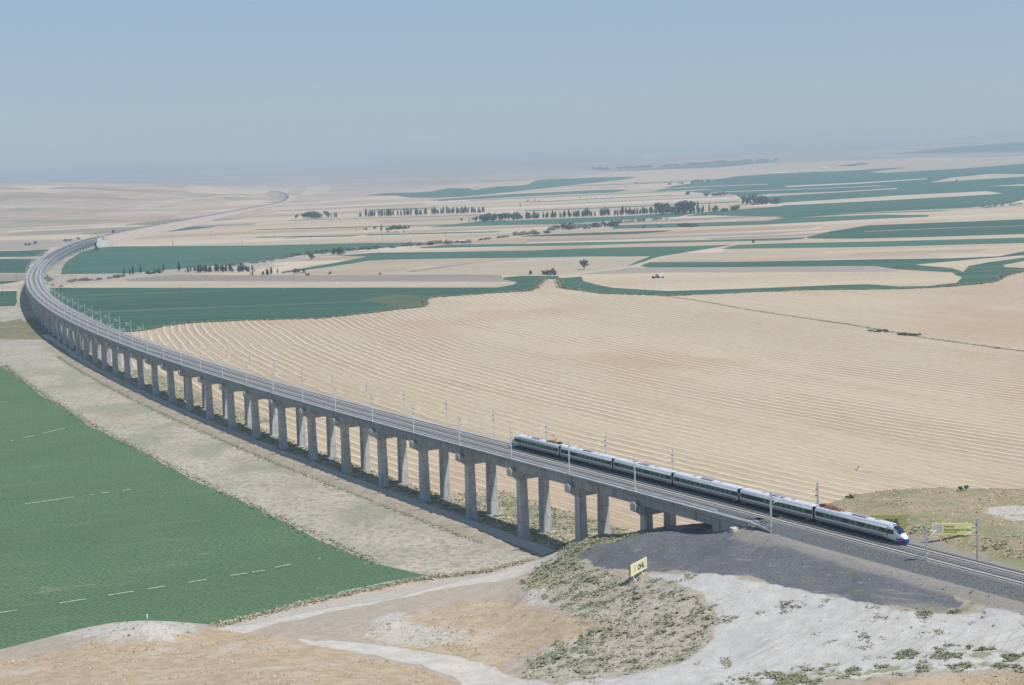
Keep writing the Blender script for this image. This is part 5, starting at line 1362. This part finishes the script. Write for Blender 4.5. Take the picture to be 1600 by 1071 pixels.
one('tree', 487, 407, 11, 'single dark tree at the foot of the winding scrub'); row('tree', [(521, 399), (541, 397)], 5, 12, 'round tree of the clump on the winding strip', 'tree clump on the winding strip', .4, 8, 1.1)
row(('scrub', 'bush'), [(745, 377), (800, 370), (850, 365)], 13, (3, 5), 'low scrub along the far end of the winding strip', 'low scrub along the far end of the winding strip', .4, 8, 1.4)
for px, py, hh, lab in ((194, 432, 13, 'leftmost thin poplar of the ragged row by the viaduct'), (203, 430, 11, 'thin poplar second from the left in the ragged row'), (208, 430, 15, 'tall poplar near the left end of the ragged row'), (220, 428.5, 14, 'slim poplar fourth from the left in the ragged row'), (256, 425, 14, 'slim tall poplar standing apart in the ragged row'), (280, 424.5, 16, 'broad tall poplar standing apart in the ragged row')):
    one('poplar', px, py, hh, lab, None, 1.2)
one('bush', 247, 427, 9, 'rounded bush beside the slim tall poplar of the ragged row')
row('bush', [(226, 429), (242, 427.5)], 5, (4, 6), 'low dark bush between poplars of the ragged row', 'low bushes of the ragged row', .4, 4)
row('poplar', [(294, 425), (340, 425), (392, 424)], 64, (6, 12), 'young thin tree of the dense part of the ragged row', 'dense young trees of the ragged row', .45, 9, 1.4, .35)
row('poplar', [(395, 430), (428, 429)], 15, (5, 11), 'young tree at the right end of the ragged row', 'young trees at the right end of the ragged row', .45, 6, 1.1, .35)
row('tree', [(460, 428.5), (475, 427)], 3, 8.5, 'small dark tree right of the ragged row', 'small trees right of the ragged row', .2, 4)
one('bush', 481.5, 430.5, 5, 'small dark bush right of the small trees'); one('bush', 516, 428.5, 5, 'dark bush on the lower rim of the pale field, left'); one('bush', 594, 429, 3.5, 'dark bush on the lower rim of the pale field, right')
row('scrub', [(100, 441), (150, 438), (192, 433)], 16, (2.5, 5.5), 'low green scrub along the ditch by the viaduct', 'low scrub along the ditch', .4, 5, 1.5)
row('scrub', [(66, 432), (76, 444), (92, 449)], 7, (3, 5), 'low scrub at the foot of the far viaduct piers', 'scrub at the foot of the far piers', .4, 4, 1.3)
row('bush', [(925, 266), (1000, 263), (1080, 259), (1170, 252.5), (1205, 251)], 44, (2.5, 5.5), 'hazy dark tree in the belt at the far edge of the plain', 'far tree belt below the hills', .45, 60, 1.6)
row('bush', [(1040, 289), (1080, 287), (1110, 283)], 8, (3, 6), 'hazy tree near the far green fields', 'hazy trees near the far green fields', .4, 20, 1.2)
row('bush', [(1072, 305), (1078, 304)], 2, 6, 'one of two dark bushes on the far pale strip', 'pair of dark bushes on the far pale strip', .2, 6); row('bush', [(1100, 307), (1140, 305)], 7, (4, 7), 'dark bush of the far group above the right-hand grove', 'far bushes above the right-hand grove', .4, 12)
one('tree', 993, 288, 3.5, 'tiny lone tree far out on the plain'); one('tree', 1495, 284.5, 4, 'tiny tree in the far pale strip on the right')
row('poplar', [(822, 316.5), (850, 315)], 7, 4, 'thin far poplar on the hedge line', 'far poplars on the hedge line', .4, 6); row('poplar', [(896, 312.5), (960, 309.5)], 6, 3.5, 'far tree on the hedge line, right part', 'far trees on the hedge line, right part', .4, 6)
one('poplar', 813, 324, 7, 'pair of far poplars beside the pale farm track, seen as one')
row('scrub', [(1530, 325.5), (1600, 319)], 12, (2, 4), 'dull scrub along the farm track at the right edge', 'scrub along the farm track at the right edge', .4, 8, 1.4)

# poles of the local power line
M['pole'] = plain('weathered timber', (.11, .095, .085), .9, .1, var=.2)
def make_pole():
    e = empty('utility_pole'); mb = MB(); mb.bar((0, 0, -1), (0, 0, 10), .17, 6, r2=.11); mb.build('pole', M['pole'], e)
    mb = MB(); mb.box(-1.1, 1.1, -.07, .07, 9.2, 9.36)
    for x in (-1, 0, 1): mb.bar((x, 0, 9.36), (x, 0, 9.7), .07, 5)
    mb.build('crossarm', M['pole'], e); return e
up0_ = make_pole(); first = True
for px, py, hp, lab in ((270, 385.5, 16, 'dark pole on the upper rim of the bend green field, left'), (378, 384, 13, 'dark pole on the upper rim of the bend green field, right'), (330, 373, 12, 'dark pole in the far harvested strip, left'), (429, 369.5, 9, 'dark pole in the far harvested strip, middle'), (486.5, 381, 13, 'dark pole above the winding scrub, left'), (556.5, 367, 13, 'dark pole in the harvested strip below the grove'), (547, 393, 13, 'dark pole rising from the winding scrub'), (579, 382, 10, 'dark pole with crossarm on the rim of the green field, left of two'), (598, 378, 10, 'thin dark pole below the small thicket'), (642, 387, 14, 'dark pole with crossarm standing in the winding scrub'), (667, 380.5, 9, 'dark pole just right of the winding scrub'), (697, 378, 15, 'tall dark pole in the middle pale strip'), (710, 362, 11, 'thin dark pole above the middle pale strip'), (736, 376, 11, 'dark pole by the low white shed, left'), (754, 375, 11, 'dark pole by the low white shed, right'),
                         (25.5, 439, 14, 'dark pole at the left edge beyond the viaduct'), (97, 428, 11, 'dark pole just right of the viaduct bend'), (113, 437, 13, 'dark pole standing on the bare ground by the ditch'), (118.5, 440, 9, 'shorter dark pole by the ditch'), (4, 455, 10, 'dark pole at the far left by the dirt road'), (282, 455, 6, 'thin pole at the top rim of the bend field')):
    q = gpt(px, py); o = up0_ if first else link_copy(up0_, (0, 0, 0), 0); first = False
    sc = hp * q[1] / FPX / 10.0; o.location = (q[0], q[1], float(zg(q[0], q[1]))); o.scale = (max(1, sc), max(1, sc), sc); o.rotation_euler = (0, 0, .5)
    tag(o, lab, 'utility pole', 'dark poles across the fields')
# far sheds and railway hut
M['tin'] = plain('pale tin roof', (.66, .68, .70), .4, .4, var=.06); M['wallp'] = plain('rendered wall', (.56, .54, .50), .8, .2, var=.08)
def shed(px, py, wpx, hpx, dep, lab, name='shed', cat='shed', wall='wallp', roof='tin'):
    q = gpt(px, py); k = q[1] / FPX; W_, H_ = wpx * k, hpx * k; e = empty(name, (q[0], q[1], float(zg(q[0], q[1]))), .06)
    mb = MB(); mb.box(-W_ / 2, W_ / 2, 0, dep, -.5, H_ * .6); mb.build('wall', M[wall], e)
    mb = MB(); ov = .4
    mb.loft([[(x, -ov, H_ * .6 + .003), (x, dep / 2, H_), (x, dep + ov, H_ * .6 + .003), (x, dep / 2, H_ * .6 + .006)] for x in (-W_ / 2 - ov, W_ / 2 + ov)]); mb.build('roof', M[roof], e)
    nd = max(1, int(W_ / 14))
    for i in range(nd):
        mb = MB(); x = -W_ / 2 + (i + .5) * W_ / nd; mb.box(x - H_ * .22, x + H_ * .22, -.06, .05, 0, H_ * .42); mb.build('door', M['dark'], e)
    tag(e, lab, cat); return e
shed(1216, 272.5, 22, 2.6, 18, 'long white roofed shed far out on the plain, left of two')
shed(1263, 268.5, 25, 2.2, 18, 'long white roofed shed far out on the plain, right of two')
shed(1289, 264.5, 10, 2.4, 15, 'short pale farm building beside the far sheds')
shed(722, 377.8, 24, 2.2, 7, 'low white shed beside the winding scrub in the middle distance')
x, y, z, h = cl(S_AB1 + 110, 9); 
def hut(px, s_, off, wd, ht, dp, lab, wall):
    x, y, z, h = cl(s_, off); e = empty('trackside_hut', (x, y, z - 1.1), h - math.pi / 2)
    mb = MB(); mb.box(-wd / 2, wd / 2, -dp / 2, dp / 2, -1.5, ht); mb.build('wall', M[wall], e)
    mb = MB(); mb.box(-wd / 2 - .3, wd / 2 + .3, -dp / 2 - .3, dp / 2 + .3, ht + .003, ht + .35); mb.build('roof', M['unit'], e)
    mb = MB(); mb.box(-.5, .5, -dp / 2 - .05, -dp / 2 + .02, 0, 2.1); mb.build('door', M['dark'], e)
    tag(e, lab, 'hut')
hut(0, S_AB1 + 30, 11, 7, 3.2, 14, 'low dull railway hut on the embankment just beyond the viaduct', 'wallp')
hut(0, S_AB1 + 230, -9, 4, 4.5, 5, 'small dark railway hut beside the track beyond the viaduct', 'dark')
# combine harvester standing in the pale field
q = gpt(1031, 434.5); e = empty('combine_harvester', (q[0], q[1], 0), math.pi + .25); tag(e, 'pale combine harvester standing in the stubble field with its header lowered', 'combine harvester')
kk = 20.5 * q[1] / FPX / 11.0; e.scale = (kk, kk, kk)
M['cream'] = plain('dusty cream paint', (.76, .69, .58), .6, .3, var=.1)
mb = MB(); mb.loft([[(x, sy * wd, z) for sy, z in ((-1, z0), (1, z0), (1, z1), (-1, z1))] for x, z0, z1, wd in ((2.2, 1.2, 2.9, 1.3), (1.2, 1.1, 3.4, 1.5), (-2.2, 1.1, 3.4, 1.5), (-4.2, 1.6, 2.7, 1.3))]); mb.build('body', M['cream'], e)
mb = MB(); mb.box(1.9, 3.5, -.8, .8, 1.9, 3.5); mb.build('cab', M['glass'], e)
mb = MB(); mb.box(1.8, 3.6, -.9, .9, 3.503, 3.65); mb.build('cab_roof', M['white'], e)
mb = MB(); mb.box(5.0, 6.2, -2.6, 2.6, .25, .95); mb.bar((5.6, -2.6, 1.25), (5.6, 2.6, 1.25), .45, 8); mb.loft([[(3.2, -.6, 1.0), (3.2, .6, 1.0), (3.2, .6, 1.7), (3.2, -.6, 1.7)], [(5.1, -.6, .3), (5.1, .6, .3), (5.1, .6, .9), (5.1, -.6, .9)]]); mb.build('header', M['under'], e)
for x, r in ((1.6, .95), (-2.6, .65)):
    for sy in (-1.45, 1.45): mb = MB(); mb.bar((x, sy - .28, r), (x, sy + .28, r), r, 14); mb.build('wheel', M['under'], e)
mb = MB(); mb.bar((-1.4, -1.2, 3.2), (-4.6, -1.9, 3.9), .2, 8); mb.build('unloading_auger', M['cream'], e)

# ------------------------------------------------------------------ low growth on the ground (nobody could count it)
def tufts(name, P, size, mat, up_=1.0, blades=6, seed=0, lab=None):
    g = np.random.default_rng(seed); n = len(P); P = np.asarray(P, float)
    a = g.random((n, blades)) * 6.283; lean = .25 + .75 * g.random((n, blades)); s = (size[0] + (size[1] - size[0]) * g.random(n) ** 2)[:, None] * (.6 + .6 * g.random((n, blades)))
    dx, dy = np.cos(a), np.sin(a)
    bx_, by_ = P[:, 0:1] + dx * s * .35 * g.random((n, blades)), P[:, 1:2] + dy * s * .35 * g.random((n, blades)); bz_ = np.repeat(P[:, 2:3], blades, 1) - .03
    w_ = s * .38
    V = np.stack((np.stack((bx_ - dy * w_, by_ + dx * w_, bz_), -1), np.stack((bx_ + dy * w_, by_ - dx * w_, bz_), -1), np.stack((bx_ + dx * s * lean, by_ + dy * s * lean, bz_ + s * up_ * (1.15 - lean * .7)), -1)), 2).reshape(-1, 3)
    me = np_mesh(name, V, np.arange(len(V)).reshape(-1, 3), [mat], smooth=False)
    o = bpy.data.objects.new(name, me); COL.objects.link(o); tag(o, kind='stuff'); return o
M['tgreen'] = leafmat('green tufts', (.33, .36, .22), (.43, .42, .28), (.54, .48, .34))
M['tdry'] = leafmat('dry tufts', (.60, .51, .36), (.68, .58, .43), (.52, .44, .31))
M['tgrey'] = leafmat('grey tufts', (.36, .36, .28), (.44, .42, .33), (.30, .31, .23))
def sample(wt, n, seed, lim=.3):
    g = np.random.default_rng(seed); ww = np.where((GZ > .05) & (wt > lim), wt, 0).ravel(); ww = ww / ww.sum()
    k = g.choice(len(ww), n, p=ww); x = GX.ravel()[k] + (g.random(n) - .5) * GS; y = GY.ravel()[k] + (g.random(n) - .5) * GS
    return np.column_stack((x, y, GZ.ravel()[k]))
clump = sstep(-.02, .16, fbm(GX / 2.6, GY / 2.6, 3, 33)); clump2 = sstep(.0, .2, fbm(GX / 7, GY / 7, 3, 43))
nog = (1 - W['gravel']) * (1 - ball) * (1 - W['road'])
tufts('scrub_tufts', sample(W['scrub'] * (.15 + clump) * nog, 3800, 1, .08), (.2, .8), M['tgreen'], .8, 6, 1)
tufts('scrub_tufts', sample(np.maximum(W['lush'], W['knollgreen'] * .3) * (.2 + clump) * nog, 3600, 2, .08), (.25, .8), M['tgreen'], .9, 6, 2)
tufts('scrub_tufts', sample(np.maximum.reduce((W['green2'], W['green3'], W['green4'])) * clump * nog, 3600, 3, .05), (.25, .65), M['tgreen'], .8, 6, 3)
tufts('dry_grass', sample((np.maximum.reduce((W['dry'], W['dry2'], W['dry3'])) * .6 + W['scrub'] * 1.2) * (.1 + clump2) * nog, 14000, 4, .05), (.2, .5), M['tdry'], .8, 5, 4)
tufts('dry_grass', sample(W['knoll'] * (.15 + clump2) * nog * (1 - toe), 5500, 5, .05), (.25, .6), M['tdry'], .8, 5, 5)
tufts('grey_scrub', sample(W['pale'] * clump * clump2 * nog, 2600, 6, .12), (.2, .55), M['tgrey'], .6, 6, 6)
tufts('grey_scrub', sample(np.maximum.reduce((W['chalk'], W['chalk2'], W['chalk3'], W['chalk4'])) * clump * nog, 320, 7, .1), (.25, .6), M['tgrey'], .8, 6, 7)
tufts('grey_scrub', sample((W['gravel'] * .04 * clump + toe * (1 - ball) * .5 * clump), 1500, 8, .01), (.15, .4), M['tgrey'], .6, 5, 8)
# along the field edges, the service road and under the viaduct
def along(fn, n, seed, jit):
    g = np.random.default_rng(seed); out = []
    for i in range(n):
        x, y = fn(g.random(), g); out.append((x + g.normal() * jit, y + g.normal() * jit, 0.0))
    return out
tufts('verge_scrub', along(lambda t, g: cl(40 + 560 * t, g.uniform(-3, 5) + (10 * g.random() if 300 < 40 + 560 * t < 520 else 0))[:2], 4200, 11, .5), (.4, 1.1), M['tgreen'], .8, 5, 11)
tufts('verge_scrub', along(lambda t, g: cl(12 + 110 * t, g.uniform(2, 24))[:2], 2400, 12, .5), (.3, 1.0), M['tgreen'], .8, 5, 12)
tufts('dry_grass', along(lambda t, g: cl(20 + 600 * t, g.uniform(-4, 6))[:2], 6000, 13, .6), (.3, .9), M['tdry'], .8, 5, 13)
tufts('verge_scrub', along(lambda t, g: cl(60 + 560 * t, -17.3 + g.normal() * .8)[:2], 4200, 14, .3), (.3, .8), M['tgreen'], .8, 5, 14)
tufts('verge_scrub', along(lambda t, g: cl(60 + 540 * t, -51.6 + g.normal() * 1.2)[:2], 3600, 15, .4), (.3, .9), M['tgreen'], .7, 5, 15)
edge_pts = [gpt(*p) for p in ((300, 988), (380, 968), (480, 942), (560, 925), (640, 908), (686, 901), (760, 893), (830, 874))]
def on_edge(t, g):
    f = t * (len(edge_pts) - 1.001); i = int(f); q = edge_pts[i] + (edge_pts[i + 1] - edge_pts[i]) * (f - i); return q[0], q[1]
tufts('verge_scrub', along(on_edge, 2600, 16, .8), (.25, .8), M['tgreen'], .8, 5, 16)
tufts('dry_grass', along(on_edge, 1800, 17, 1.0), (.25, .7), M['tdry'], .8, 5, 17)
main_edge = [gpt(*p) for p in MAIN]
def on_main(t, g):
    f = t * (len(main_edge) - 1.001); i = int(f); q = main_edge[i] + (main_edge[i + 1] - main_edge[i]) * (f - i); return q[0], q[1]
M['tdark'] = leafmat('ditch growth', (.13, .17, .10), (.19, .22, .13), (.24, .25, .15))
tufts('verge_scrub', along(on_main, 9000, 18, 2.2), (.7, 2.0), M['tdark'], .6, 5, 18)
marg = [gpt(*p) for p in ((1037, 462.5), (1090, 470), (1157, 482), (1240, 495), (1319, 506), (1450, 529), (1555, 543), (1640, 555))]
def on_marg(t, g):
    f = t * (len(marg) - 1.001); i = int(f); q = marg[i] + (marg[i + 1] - marg[i]) * (f - i); return q[0], q[1]
tufts('verge_scrub', along(on_marg, 1000, 19, 1.3), (.4, 1.0), M['tgrey'], .7, 5, 19)
# stones
def stones(name, P, size, mat, seed):
    g = np.random.default_rng(seed); V, F = [], []
    for p in P:
        s = size[0] + (size[1] - size[0]) * g.random() ** 2; b = len(V)
        for d in ((1, 0, 0), (0, 1, 0), (-1, 0, 0), (0, -1, 0), (0, 0, .8), (0, 0, -.5)):
            V.append(np.array(p) + np.array(d) * s * g.uniform(.6, 1.1, 3) + (0, 0, s * .2))
        for f in ((0, 1, 4), (1, 2, 4), (2, 3, 4), (3, 0, 4), (1, 0, 5), (2, 1, 5), (3, 2, 5), (0, 3, 5)): F.append([b + i for i in f])
    o = bpy.data.objects.new(name, np_mesh(name, V, F, [mat], False)); COL.objects.link(o); tag(o, kind='stuff')
stones('loose_stones', sample(np.maximum.reduce((W['chalk2'], W['chalk3'], W['chalk4'], W['dry'] * .25, W['scrub'] * .2, W['gravel'] * .02)), 700, 22, .015), (.08, .34), M['white_conc'], 22)

# ------------------------------------------------------------------ air
mb = MB(); mb.box(-17000, 17000, -600, 22500, -8, 190)
hz_m = bpy.data.materials.new('haze'); hz_m.use_nodes = True; t_ = hz_m.node_tree; t_.nodes.clear()
on = t_.nodes.new('ShaderNodeOutputMaterial'); pv = t_.nodes.new('ShaderNodeVolumePrincipled')
pv.inputs['Color'].default_value = (*HAZE_COLOR, 1); pv.inputs['Density'].default_value = HAZE_DENSITY; pv.inputs['Anisotropy'].default_value = 0.3; pv.inputs['Absorption Color'].default_value = (.35, .35, .35, 1)
t_.links.new(pv.outputs[0], on.inputs['Volume'])
o = mb.build('haze', hz_m); tag(o, kind='stuff')
